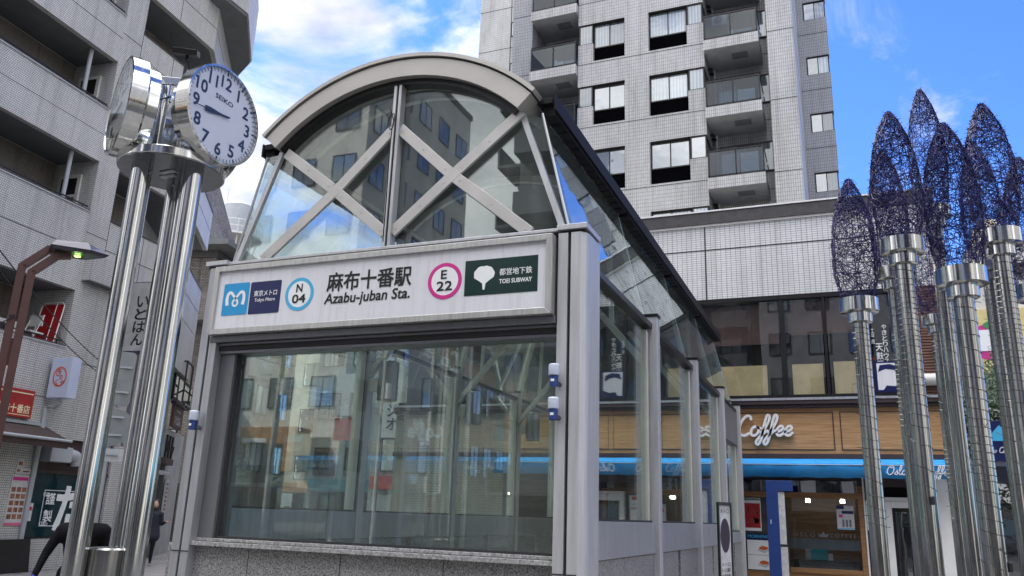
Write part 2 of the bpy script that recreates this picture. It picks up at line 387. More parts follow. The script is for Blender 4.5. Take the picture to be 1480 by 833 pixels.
# text ---------------------------------------------------------------
_TC = {}
def text_data(body, bold=0.0, shear=0, res=3):
    k = (body, bold, shear)
    if k in _TC: return _TC[k]
    cu = bpy.data.curves.new('t', 'FONT'); cu.body = body; cu.size = 1; cu.offset = bold; cu.shear = shear; cu.resolution_u = res; cu.fill_mode = 'FRONT'
    o = bpy.data.objects.new('t', cu); COL.objects.link(o)
    me = bpy.data.meshes.new_from_object(o)
    vs = [tuple(v.co) for v in me.vertices]; fs = [tuple(p.vertices) for p in me.polygons]
    bpy.data.objects.remove(o); bpy.data.meshes.remove(me); bpy.data.curves.remove(cu)
    if not vs: vs, fs = [(0,0,0),(1,0,0),(0,1,0)], []
    x0 = min(v[0] for v in vs); x1 = max(v[0] for v in vs); y0 = min(v[1] for v in vs); y1 = max(v[1] for v in vs)
    d = ([((v[0]-x0)/max(x1-x0, 1e-6), (v[1]-y0)/max(y1-y0, 1e-6)) for v in vs], fs, (x1-x0)/max(y1-y0, 1e-6))
    _TC[k] = d; return d
def put_text(mb, body, O, U, V, wd, h, bold=0.0, shear=0):
    """text fitted into wd x h from its lower-left corner O; wd None keeps the proportion"""
    cjk = any(ord(c) > 0x2fff for c in body)
    vs, fs, asp = text_data(body, 0, shear); O, U, V = Vector(O), Vector(U), Vector(V)
    if wd is None: wd = h*asp
    n_ = U.cross(V); sh = bold*(.55 if cjk else 1.0)*h
    if bold > .008:
        for i, (dx, dz) in enumerate(((-1,-1),(1,-1),(1,1),(-1,1),(0,0))): mb.add([O + U*(a*wd+dx*sh) + V*(b*h+dz*sh) + n_*(.0002*i) for a, b in vs], fs)
    else: mb.add([O + U*(a*wd) + V*(b*h) for a, b in vs], fs)
    return wd
def put_vtext(mb, body, O, U, V, cw, total_h, bold=0.0, fill=.86):
    """vertical writing, O is the top-left corner"""
    n = len(body); ch = total_h/n; O, U, V = Vector(O), Vector(U), Vector(V)
    for i, c in enumerate(body):
        if c in ' ・': continue
        sm = .8 if c in 'っゃゅょー' else 1
        put_text(mb, c, O - V*(ch*(i+fill)), U, V, cw*sm, ch*fill*sm, bold)
def catmull(pts, k=6):
    P = [Vector(p) for p in pts]; P = [P[0]*2-P[1]] + P + [P[-1]*2-P[-2]]; o = []
    for i in range(1, len(P)-2):
        for j in range(k):
            t = j/k; a, b, c, d = P[i-1:i+3]
            o.append(.5*((2*b)+(c-a)*t+(2*a-5*b+4*c-d)*t*t+(3*b-a-3*c+d)*t*t*t))
    o.append(P[-2]); return o
def ribbon(mb, pts, wd, O, U, V, d=.004, k=6, wfun=None):
    O, U, V = Vector(O), Vector(U), Vector(V); N = U.cross(V)
    c = catmull([(p[0], p[1], 0) for p in pts], k); n = len(c); L_, R_ = [], []
    for i, p in enumerate(c):
        t = (c[min(i+1, n-1)]-c[max(i-1, 0)]).normalized(); q = Vector((-t.y, t.x, 0)); ww = wd*(wfun(i/(n-1)) if wfun else 1)
        L_.append(p+q*ww/2); R_.append(p-q*ww/2)
    mb.strip([(p.x, p.y) for p in L_], [(p.x, p.y) for p in R_], O, U, V, N, d)
GL = {'o': ([(.72,.92),(.4,1),(.1,.62),(.15,.15),(.5,0),(.85,.3),(.88,.75),(.68,1.0),(.9,.78),(1.2,.85)], 1.1),
 'f': ([(-.05,.3),(.35,.62),(.72,1.5),(.78,2.1),(.52,2.25),(.36,1.6),(.28,.5),(.15,-.6),(-.1,-1.0),(-.32,-.7),(0,-.15),(.5,.35),(.85,.6)], .82),
 'e': ([(-.05,.35),(.4,.48),(.74,.75),(.62,1.02),(.34,.98),(.1,.55),(.2,.1),(.55,0),(.95,.35)], .92),
 's': ([(-.05,.2),(.35,.65),(.6,1.1),(.62,.6),(.65,.15),(.35,-.02),(.05,.15)], .85),
 'l': ([(-.15,.2),(.3,.8),(.62,1.7),(.5,2.15),(.28,1.9),(.2,.8),(.3,.1),(.6,.05),(.85,.4)], .75),
 'C': ([(1.25,1.7),(1.15,2.1),(.75,2.2),(.3,1.7),(.1,.9),(.3,.2),(.8,0),(1.3,.3)], 1.35),
 'O': ([(.95,2.1),(.4,1.8),(.1,1),(.3,.2),(.85,.0),(1.4,.6),(1.5,1.4),(1.15,2.1),(.75,1.95),(.85,1.6),(1.5,1.9)], 1.75)}
def cursive(mb, word, O, U, V, xh, wd=.2, depth=.01):
    x = 0; O, U, V = Vector(O), Vector(U), Vector(V)
    for j, ch in enumerate(word):
        if ch == ' ': x += .9; continue
        if ch == '^':
            N = U.cross(V)
            mb.prism([((x+a)*xh, b*xh) for a, b in ((.1,.1),(0,1.3),(.5,.7),(.85,1.7),(1.2,.7),(1.7,1.3),(1.6,.1))], O, U, V, N, depth); x += 2.1; continue
        g, adv = GL[ch]
        ribbon(mb, [((x+p[0]+p[1]*.18)*xh, p[1]*xh) for p in g], wd*xh, O + U.cross(V)*(.0007*(j % 2)), U, V, depth, 5); x += adv
    return x*xh
X, Y, Z = Vector((1,0,0)), Vector((0,1,0)), Vector((0,0,1))

# =================================================================== GROUND
mb = MB(); mb.quad((-900,-900,-.01),(900,-900,-.01),(900,900,-.01),(-900,900,-.01)); struct('ground', mb, m_asphalt)
mb = MB(); mb.box(-60,2.5,-2,120,-.008,.0); struct('pavement', mb, m_pave)
mb = MB(); mb.box(2.5,40,14.5,120,-.008,.0); struct('cafe_pavement', mb, m_pave)
mb = MB(); mb.box(2.5,2.65,-2,14.5,-.008,.03); mb.box(-60,2.65,-2.15,-2,-.008,.03); struct('kerb', mb, m_kerb)
mb = MB(); mb.box(-60,40,-5.2,-5.05,-.006,-.002); struct('road_line', mb, m_white)

# =================================================================== SUBWAY ENTRANCE
ent = thing('subway_entrance', 'glazed subway entrance with an arched metal roof, crossed braces and granite base', 'subway entrance', (-3.8, 6, 0))
XL, XR, YF, YB = -5.85, -1.76, 6.0, 16.3          # outer faces
# granite base and sill
mb = MB(); xs = [-5.85+.0, -4.93, -3.98, -3.02, -2.08]
for a, b in zip(xs[:-1], xs[1:]): mb.box(a+(.004), b-.004, 6.06, 6.26, 0, 1.245)
mb.box(-5.80, -2.1, 6.075, 6.24, 0, 1.24)
g = mb.build('granite_base', m_granite, ent, .004)
PY = [6.30, 8.72, 11.32, 13.92, 16.12]            # bays of the side walls
for i in range(4):
    for k in range(2):
        a = PY[i]+.14*(i > 0)+(PY[i+1]-PY[i])/2*k; b = PY[i]+(PY[i+1]-PY[i])/2*(k+1)
        for x0, x1 in ((-2.02, -1.92), (-5.68, -5.58)): mb = MB(); mb.box(x0, x1, a+.003, b-.003, 0, 1.27); mb.build('side_base', m_granite, ent, .003)
mb = MB(); mb.box(-5.62, -2.08, 5.99, 6.30, 1.247, 1.285); mb.box(-5.60, -2.09, 6.05, 6.26, 1.287, 1.315)
mb.build('sill', m_granite_sill, ent, .004)
# corner posts
for s, nm in ((1, 'corner_post'), (-1, 'corner_post')):
    def fx(x): return x if s > 0 else -7.61 - x
    mb = MB()
    mb.box(fx(-2.08), fx(-1.995), 5.97, 6.3, 0, 3.86)
    mb.prism([(fx(a), b) for a, b in ((-1.97,5.97),(-1.885,5.97),(-1.872,5.982),(-1.848,6.01),(-1.838,6.04),(-1.835,6.08),(-1.835,6.36),(-1.97,6.36))][::1 if s > 0 else -1], (0,0,0), X, Y, Z, 3.86)
    p = mb.build(nm, m_alu_lt if s > 0 else m_alu, ent, .004)
    mb = MB(); mb.box(fx(-1.994), fx(-1.971), 6.0, 6.28, 0, 3.85)
    mb.box(fx(-2.08), fx(-1.89), 5.965, 5.969, 1.19, 1.20); mb.build('groove', m_joint, p)
    mb = MB(); mb.box(fx(-2.09), fx(-1.83), 5.955, 6.365, 3.885, 3.93); mb.build('post_cap', m_alu_lt, p, .003)
    mb = MB(); mb.box(fx(-2.07), fx(-1.85), 5.985, 6.34, 3.861, 3.884); mb.build('cap_joint', m_joint, p)
# lintel under the sign (stepped dark rails) and front window frame
mb = MB(); mb.box(-5.60, -2.09, 5.96, 6.22, 3.10, 3.16); mb.box(-5.60, -2.09, 6.0, 6.22, 3.075, 3.097); mb.box(-5.6, -2.09, 6.03, 6.22, 3.0, 3.03)
mb.build('lintel', m_alu_dk, ent, .004)
mb = MB(); mb.box(-5.59, -2.085, 6.02, 6.2, 3.031, 3.074); mb.box(-5.59, -2.1, 6.04, 6.2, 3.161, 3.85); mb.box(-5.62, -2.09, 6.01, 6.25, 3.86, 3.885)
mb.build('lintel_shadow_gap', m_joint, ent)
mb = MB(); mb.box(-5.53, -5.36, 6.06, 6.28, 1.317, 3.0); mb.build('window_jamb', m_alu_dk, ent, .004)
mb = MB(); mb.box(-5.358, -5.335, 6.1, 6.2, 1.317, 3.0); mb.box(-2.10, -2.082, 6.1, 6.2, 1.317, 3.0); mb.box(-5.335, -2.1, 6.1, 6.2, 1.317, 1.333)
mb.build('gasket', m_joint, ent)
mb = MB(); mb.box(-5.334, -2.101, 6.14, 6.152, 1.334, 2.999); mb.build('front_pane', m_glass, ent)
# head beam along the front and gable
mb = MB(); mb.box(-5.66, -2.09, 5.985, 6.3, 3.887, 3.915); mb.build('head_flashing', m_alu_lt, ent, .003)
CX_, CZ_, RO, RI = -3.79, 3.765, 2.06, 1.85
def arc(r, a0, a1, n=36): return [(r*math.sin(a0+(a1-a0)*i/n), r*math.cos(a0+(a1-a0)*i/n)) for i in range(n+1)]
AE = R(45)
OA = Vector((CX_, 0, CZ_))
for yy in (5.95, 16.05):
    mb = MB(); mb.strip(arc(RO-.035, -AE, AE), arc(RI, -AE, AE), OA+Y*yy, X, Z, Y, .3); o = mb.build('arch_fascia', m_arch, ent, 0, True)
    mb = MB(); mb.strip(arc(RO+.02, -AE*1.008, AE*1.008), arc(RO-.018, -AE*1.008, AE*1.008), OA+Y*(yy-.02), X, Z, Y, .33); mb.build('arch_flashing', m_arch, o, 0, True)
    mb = MB(); mb.strip(arc(RO-.018, -AE, AE), arc(RO-.035, -AE, AE), OA+Y*(yy+.01), X, Z, Y, .28); mb.build('arch_groove', m_joint, o, 0, True)
mb = MB(); mb.strip(arc(RO, -AE, AE, 28), arc(RO-.05, -AE, AE, 28), OA+Y*6.15, X, Z, Y, 9.9); mb.build('roof_shell', m_arch, ent, 0, True)
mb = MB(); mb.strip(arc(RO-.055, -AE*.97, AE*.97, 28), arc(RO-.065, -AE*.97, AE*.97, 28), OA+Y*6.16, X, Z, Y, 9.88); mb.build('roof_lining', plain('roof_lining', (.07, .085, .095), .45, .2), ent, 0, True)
mb = MB(); mb.strip(arc(RI-.005, -AE*.99, AE*.99), arc(RI-.055, -AE*.99, AE*.99), OA+Y*6.01, X, Z, Y, .12); mb.build('gable_rim', m_frame_blk, ent, 0, True)
mb = MB(); mb.prism([(-1.72, 3.90-CZ_), (1.72, 3.90-CZ_)] + arc(RI, AE, -AE, 24), OA+Y*16.02, X, Z, Y, .05); mb.build('rear_gable', m_coping, ent)
# gable glass and its slanted edges; bottom half width 1.70 at z 3.915, top at the arc ends
hx, hz = RI*math.sin(AE), CZ_+RI*math.cos(AE)
poly = [(-1.71, 3.918-CZ_)] + [(1.71, 3.918-CZ_)] + arc(RI-.02, AE*.985, -AE*.985, 30)
for sgn in (-1, 1):       # two panes either side of the mullion
    half = [(.03*sgn, 3.918-CZ_), (1.70*sgn, 3.918-CZ_)] + arc(RI-.03, sgn*AE*.98, sgn*.02, 18)
    if sgn < 0: half = half[::-1]
    mb = MB(); mb.prism(half, OA+Y*6.10, X, Z, Y, .012); mb.build('gable_pane', m_glass_gable, ent)
for sgn in (-1, 1):
    mb = MB(); mb.beam((CX_+1.72*sgn, 6.08, 3.915), (CX_+hx*sgn, 6.08, hz), .05, .045, (0, 1, 0)); mb.build('gable_edge', m_alu_lt, ent, .002)
for sgn in (-1, 1):
    mb = MB(); pl_ = [(1.745*sgn, 3.92-CZ_), (1.80*sgn, 3.92-CZ_), (1.50*sgn, 5.06-CZ_), ((hx+.03)*sgn, hz-CZ_)]; mb.prism(pl_ if sgn > 0 else pl_[::-1], OA+Y*6.105, X, Z, Y, .01); mb.build('corner_pane', m_glass_roof, ent)
# braces: two crosses of flat bars with bolts
def bar(mb, a, b, wd, y0, d):
    a, b = Vector((a[0], 0, a[1])), Vector((b[0], 0, b[1])); t = (b-a).normalized(); q = Vector((-t.z, 0, t.x))*wd/2
    mb.prism([(p.x, p.z) for p in (a-q, b-q, b+q, a+q)], Y*y0, X, Z, Y, d)
NL, NR = (-4.38, 4.55), (-3.13, 4.55)
segs = [((-5.02, 5.04), NL), (NL, (-3.795, 4.06)), ((-5.16, 3.92), NL), (NL, (-3.795, 5.11)),
        ((-3.72, 5.11), NR), (NR, (-2.36, 3.92)), ((-3.72, 4.06), NR), (NR, (-2.47, 5.08))]
for k, (a, b) in enumerate(segs):
    va, vb = Vector((a[0], a[1], 0)), Vector((b[0], b[1], 0)); t = (vb-va).normalized()
    ea = va + (t*.052 if a in (NL, NR) else t*0); eb = vb - (t*.052 if b in (NL, NR) else t*0)
    mb = MB(); bar(mb, (ea.x, ea.y), (eb.x, eb.y), .105, 6.03, .03); br_ = mb.build('brace', m_brace, ent, .003)
    for q in (ea+t*.05, eb-t*.05, (ea+eb)/2): bolts = MB(); bolts.lathe([(.008, 0), (.008, .004), (.003, .005)], 8, (q.x, 6.03, q.y), X, Z, -Y); bolts.build('bolt', m_brace, br_)
for n_ in (NL, NR):
    mb = MB(); mb.prism([(n_[0]+.077*math.cos(R(90*i)), n_[1]+.077*math.sin(R(90*i))) for i in range(4)][::-1], Y*6.029, X, Z, Y, .032)
    mb.build('brace_plate', m_brace, ent, .003)
mb = MB(); mb.box(-3.80, -3.768, 6.01, 6.099, 3.917, 5.58); mb.box(-3.745, -3.715, 6.01, 6.099, 3.917, 5.58); mb.build('mullion', m_alu_lt, ent, .002)
mb = MB(); mb.box(-3.767, -3.746, 6.02, 6.099, 3.917, 5.58); mb.build('mullion_gap', m_joint, ent)
mb = MB(); mb.tube(catmull([(-3.757,5.96,3.95),(-3.755,5.955,4.4),(-3.76,5.955,4.8),(-3.75,5.95,5.08),(-3.73,5.945,5.16),(-3.74,5.945,5.22),(-3.775,5.945,5.2),(-3.79,5.945,5.12),(-3.76,5.945,5.06),(-3.735,5.945,5.13),(-3.78,5.94,5.28)], 5), .006, 5)
mb.build('loose_cable', m_wire_blk, ent)
# side walls: bays, frames, posts, panes
def side(sgn):
    def fx(x): return x-.09 if sgn > 0 else -7.51 - x
    def fe(x): return x if sgn > 0 else -7.6 - x
    for i in range(4):
        a, b = PY[i], PY[i+1]
        door = (i == 3 and sgn > 0)
        zb = 1.60 if not door else 1.48
        zt = 3.62 if not door else 3.02
        mb = MB(); mb.box(fx(-1.945), fx(-1.815), a+(.14 if i else .04), b, 1.275, zb-.02); mb.build('side_panel', m_alu, ent, .004)
        mb = MB(); yb_ = b-.12
        mb.box(fx(-1.93), fx(-1.86), yb_, b-.03, zb, zt); mb.build('bay_frame', m_post_in, ent, .003)
        mb = MB(); mb.box(fx(-1.925), fx(-1.865), b-.029, b-.002, zb, zt); mb.box(fx(-1.92), fx(-1.84), a+(.142 if i else .05), b-.03, zb-.019, zb); mb.build('bay_gasket', m_joint, ent)
        mb = MB(); mb.box(fx(-1.90), fx(-1.888), a+(.145 if i else .045), yb_-.001, zb, zt); mb.build('side_pane', m_glass, ent)
        if door: mb = MB(); mb.box(fx(-1.93), fx(-1.82), a+.145, b, zt, 3.64); mb.build('door_header', m_alu_dk, ent, .003)
        mb = MB(); mb.box(fx(-1.96), fx(-1.765), b, b+.14, 0, 3.80); p = mb.build('wall_post', m_alu_lt, ent, .008)
        mb = MB(); mb.box(fx(-1.97), fx(-1.755), b-.01, b+.15, 3.80, 3.83); mb.build('post_cap', m_frame_blk, p)
    mb = MB(); mb.box(fx(-1.93), fx(-1.82), 6.3, 16.2, 3.66, 3.72); mb.build('top_rail', m_frame_blk, ent, .003)
    # slanted roof glass between wall top and eave
    A0_, A1_ = Vector((fx(-1.90), 0, 3.72)), Vector((fe(-2.31), 0, 5.06))
    ys = [6.12, 8.79, 11.39, 13.99, 16.2]
    for a, b in zip(ys[:-1], ys[1:]):
        mb = MB(); n_ = Vector((.95*sgn, 0, .3))*.012
        p0, p1 = A0_+Y*(a+.012), A0_+Y*(b-.012); p2, p3 = A1_+Y*(b-.012), A1_+Y*(a+.012)
        mb.add([p0, p1, p2, p3, p0+n_, p1+n_, p2+n_, p3+n_], [(0,1,2,3),(7,6,5,4),(0,4,5,1),(1,5,6,2),(2,6,7,3),(3,7,4,0)])
        mb.build('roof_pane', m_glass_roof, ent)
    for b in ys[1:]:
        mb = MB(); mb.beam(A0_+Y*b-X*sgn*.03, A1_+Y*b-X*sgn*.03, .06, .08, (0, 1, 0)); mb.build('roof_rib', m_post_in, ent, .003)
    mb = MB(); mb.tube([A0_+Y*6.1+X*sgn*.012, A1_+Y*6.1+X*sgn*.012], .012, 6); mb.tube([A0_+Y*6.13, A0_+Y*16.2], .022, 6); mb.build('glazing_strip', m_alu_lt, ent)
    # eave gutter with louvre
    mb = MB(); mb.box(fe(-2.36), fe(-2.22), 6.13, 16.3, 5.17, 5.23); mb.box(fe(-2.20), fe(-2.18), 6.13, 16.3, 5.10, 5.24); mb.build('eave_gutter', m_eave, ent, .004)
    mb = MB()
    for i in range(4):
        a, b = ys[i]+.05, ys[i+1]-.05
        mb.box(fe(-2.32), fe(-2.205), a, b, 5.075, 5.165)
        for k in range(14): 
            z_ = 5.08
            mb.box(fe(-2.31), fe(-2.203), a+(b-a)*k/14, a+(b-a)*k/14+.015, 5.068, 5.0745)
    mb.build('eave_louvre', m_eave, ent)
side(1); side(-1)
# inner arched ribs and struts
for b in (6.55, 8.79, 11.39, 13.99):
    mb = MB(); mb.strip(arc(RO-.07, -AE*.95, AE*.95, 24), arc(RO-.15, -AE*.95, AE*.95, 24), OA+Y*(b-.03), X, Z, Y, .06); mb.build('arched_rib', m_post_in, ent, 0, True)
    if b > 7:
        for s in (-1, 1):
            xa = CX_+1.80*s; mb = MB(); mb.beam((xa, b, 3.25), (CX_+.95*s, b, 4.25), .07, .09, (0, 1, 0)); mb.beam((CX_+1.4*s, b, 3.70), (CX_+1.35*s, b, 5.2), .05, .05, (0, 1, 0)); mb.build('strut', m_post_in, ent, .003)
mb = MB(); mb.box(-5.57, -2.03, 6.35, 16.2, .0, .01); mb.build('stair_landing', m_concrete, ent)

# tall cylinder lamps on the inner posts
for k, yb in enumerate((8.80, 11.40, 14.00)):
    lab = ['grey cylinder lamp on the inner post nearest the station sign window edge', 'grey cylinder lamp on the middle inner post of the entrance', 'grey cylinder lamp on the farthest inner post of the entrance'][k]
    t = thing('cylinder_lamp', lab, 'lamp', (-5.62, yb, 3.2), 0, 'cylinder lamps inside the entrance')
    mb = MB(); mb.lathe([(.115, 2.93), (.125, 2.94), (.125, 3.42), (.115, 3.43)], 24, (-5.30, yb, 0)); mb.build('lamp_body', m_lampgrey, t, 0, True)
    mb = MB(); mb.box(-5.63, -5.42, yb-.05, yb+.05, 3.05, 3.22); mb.build('bracket', m_post_in, t, .004)

# station sign ---------------------------------------------------------
sg = thing('station_sign', 'white station name sign with line symbols over the entrance window', 'station sign', (-3.85, 5.96, 3.5))
SX0, SX1, SZ0, SZ1 = -5.60, -2.105, 3.165, 3.845
mb = MB(); f_ = .055
mb.prism([(SX0,SZ0),(SX1,SZ0),(SX1-f_,SZ0+f_),(SX0+f_,SZ0+f_)], Y*5.90, X, Z, Y, .15)
mb.prism([(SX0+f_,SZ1-f_),(SX1-f_,SZ1-f_),(SX1,SZ1),(SX0,SZ1)], Y*5.90, X, Z, Y, .15)
mb.prism([(SX0,SZ0),(SX0+f_,SZ0+f_),(SX0+f_,SZ1-f_),(SX0,SZ1)], Y*5.90, X, Z, Y, .15)
mb.prism([(SX1-f_,SZ0+f_),(SX1,SZ0),(SX1,SZ1),(SX1-f_,SZ1-f_)], Y*5.90, X, Z, Y, .15)
mb.build('sign_frame', plain('sign_frame', (.50, .50, .49), .35, .5, .12, 4, True), sg, .004)
mb = MB(); mb.box(SX0+f_-.002, SX1-f_+.002, 5.925, 6.03, SZ0+f_-.002, SZ1-f_+.002); mb.build('sign_face', m_signface, sg)
YS = 5.922
def rrect(x0, x1, z0, z1, r=.015, n=4):
    p = []
    for cx, cz, a in ((x1-r, z1-r, 0), (x0+r, z1-r, 90), (x0+r, z0+r, 180), (x1-r, z0+r, 270)):
        p += [(cx+r*math.cos(R(a+90*i/n)), cz+r*math.sin(R(a+90*i/n))) for i in range(n+1)]
    return p
mb = MB(); mb.prism(rrect(-5.475, -5.17, 3.35, 3.665), Y*YS, X, Z, Y, .002); a_ = mb.build('blue_panel', m_skyblue, sg)
mb = MB(); mb.prism(rrect(-5.155, -4.80, 3.345, 3.66), Y*YS, X, Z, Y, .002); b_ = mb.build('navy_panel', m_navy, sg)
Mp = [(-.82,-.62),(-.9,.0),(-.78,.5),(-.5,.56),(-.22,.26),(.04,-.02),(.25,-.34),(.2,-.6),(0,-.7),(-.2,-.6),(-.25,-.34),(-.04,-.02),(.22,.26),(.5,.56),(.78,.5),(.9,.0),(.82,-.62)]
mb = MB(); ribbon(mb, [(p[0]*.112, p[1]*.105) for p in Mp], .024, (-5.322, YS-.0012, 3.512), X, Z, .0009, 7, lambda t: .8+.75*abs(2*t-1)**1.5); mb.build('heart_mark', m_white_ink, a_)
mb = MB(); put_text(mb, '東京メトロ', (-5.105, YS-.002, 3.515), X, Z, .265, .058, .02); put_text(mb, 'Tokyo Metro', (-5.09, YS-.002, 3.452), X, Z, .235, .044, .012, .1); mb.build('lettering', m_white_ink, b_)
def ringsym(cx, cz, ro, m, letter, num):
    mb = MB(); c = [(ro*math.cos(R(i*7.5)), ro*math.sin(R(i*7.5))) for i in range(49)]; ci = [(p[0]*.79, p[1]*.79) for p in c]
    mb.strip(c, ci, (cx, YS, cz), X, Z, Y, .002); o = mb.build('line_ring', m, sg)
    mb = MB(); mb.prism(ci[:-1], (cx, YS+.0005, cz), X, Z, Y, .001); mb.build('ring_ground', m_white_ink, o)
    mb = MB(); put_text(mb, letter, (cx-.035, YS-.002, cz+.02), X, Z, .065 if letter == 'N' else .052, .075, .03)
    put_text(mb, num, (cx-.072, YS-.002, cz-.085), X, Z, .145, .08, .03); mb.build('lettering', m_ink, o)
ringsym(-4.585, 3.505, .158, m_ringblue, 'N', '04'); ringsym(-3.085, 3.515, .162, m_magenta, 'E', '22')
mb = MB(); put_text(mb, '麻布十番駅', (-4.285, YS, 3.505), X, Z, .87, .175, .035); put_text(mb, 'Azabu-juban Sta.', (-4.30, YS, 3.36), X, Z, .88, .125, .018, .12)
mb.build('station_name', m_ink, sg)
mb = MB(); mb.box(-2.895, -2.235, YS, YS+.002, 3.365, 3.675); gp = mb.build('green_panel', m_green, sg)
mb = MB(); q = []
for i in range(0, 41):       # ginkgo leaf: scalloped fan on a short stem
    a = R(200 - 220*i/40); rr_ = .095*(1-.10*math.exp(-((i-20)/1.6)**2)+.02*math.cos(i*.9)); q.append((rr_*math.cos(a), .018+rr_*.82*math.sin(a)))
q += [(.05, -.035), (.016, -.06), (.008, -.115), (-.008, -.115), (-.016, -.06), (-.05, -.035)]
mb.prism(q[::-1], (-2.715, YS-.002, 3.525), X, Z, Y, .001); mb.build('ginkgo_mark', m_white_ink, gp)
mb = MB(); put_text(mb, '都営地下鉄', (-2.575, YS-.002, 3.522), X, Z, .29, .06, .02); put_text(mb, 'TOEI SUBWAY', (-2.575, YS-.002, 3.452), X, Z, .29, .037, .03); mb.build('lettering', m_white_ink, gp)

# small sensors on the posts
for x_, z_, lab in ((-2.065, 2.66, 'upper blue sensor with white cap on the right front post'), (-2.065, 2.40, 'lower blue sensor with white cap on the right front post'), (-5.60, 2.35, 'blue sensor with white cap on the left front post')):
    t = thing('post_sensor', lab, 'sensor', (x_, 5.96, z_), 0, 'small sensors on the entrance posts')
    mb = MB(); mb.lathe([(.028, -.085), (.034, -.08), (.034, .0), (.028, .002)], 16, (x_, 5.89, z_)); b_ = mb.build('sensor_body', m_bluecap, t, 0, True)
    mb = MB(); mb.lathe([(.042, .002), (.044, .006), (.044, .082), (.038, .09), (.0, .092)], 18, (x_, 5.89, z_)); mb.build('sensor_cap', m_capwhite, t, 0, True)
    mb = MB(); mb.box(x_-.014, x_+.014, 5.853, 5.8555, z_-.05, z_-.03); mb.build('sticker', m_white_ink, b_)
    mb = MB(); mb.tube([(x_, 5.9, z_-.06), (x_+.01, 5.94, z_-.06), (x_+.02, 5.972, z_-.06)], .012, 8); mb.lathe([(.02, 0), (.02, .02)], 10, (x_+.02, 5.95, z_-.06), X, Z, Y); mb.build('bracket', m_alu_dk, t)

# =================================================================== CLOCK POLE
CA = Vector((-4.197, 3.886, 0)); vb = math.radians(47.2)
lat = Vector((math.cos(vb), math.sin(vb), 0)); awy = Vector((-math.sin(vb), math.cos(vb), 0))
clk = thing('street_clock', 'three faced public clock on three polished steel poles', 'clock', CA)
pps = [CA + lat*(.19*math.cos(R(a))) + awy*(.19*math.sin(R(a))) for a in (195, 315, 75)]
for p in pps:
    mb = MB(); mb.lathe([(.066, 0), (.066, 3.80)], 32, p); o = mb.build('pole', m_chrome, clk, 0, True)
    mb = MB(); mb.lathe([(.09, 0), (.09, .02), (.07, .03)], 24, p); mb.build('pole_foot', m_chrome_d, o, 0, True)
    mb = MB(); mb.lathe([(.03, 3.86), (.03, 4.45)], 16, p+(CA-p)*.35); mb.build('upper_post', m_chrome, clk, 0, True)
mb = MB(); mb.lathe([(.125, 0), (.13, 1.32), (.12, 1.33)], 28, CA); mb.build('core_drum', m_chrome_d, clk, 0, True)
mb = MB(); mb.lathe([(.345, 3.802), (.35, 3.805), (.35, 3.855), (.345, 3.86)], 48, CA); d_ = mb.build('disc', m_chrome, clk, 0, True)
mb = MB(); mb.lathe([(.342, 3.797), (.342, 3.8015)], 48, CA); mb.build('underside', chrome('dark_mirror', (.20, .21, .22), .05, .15), d_, 0, True)
mb = MB()
for k in range(2): mb.box(-.06, .06, -.02, .02, 3.790, 3.799)
mb.v = [v + CA + awy*(.05-.09*(i//8)) - lat*.02 for i, v in enumerate(mb.v)]; mb.build('disc_bracket', m_alu, clk)
CR = .348
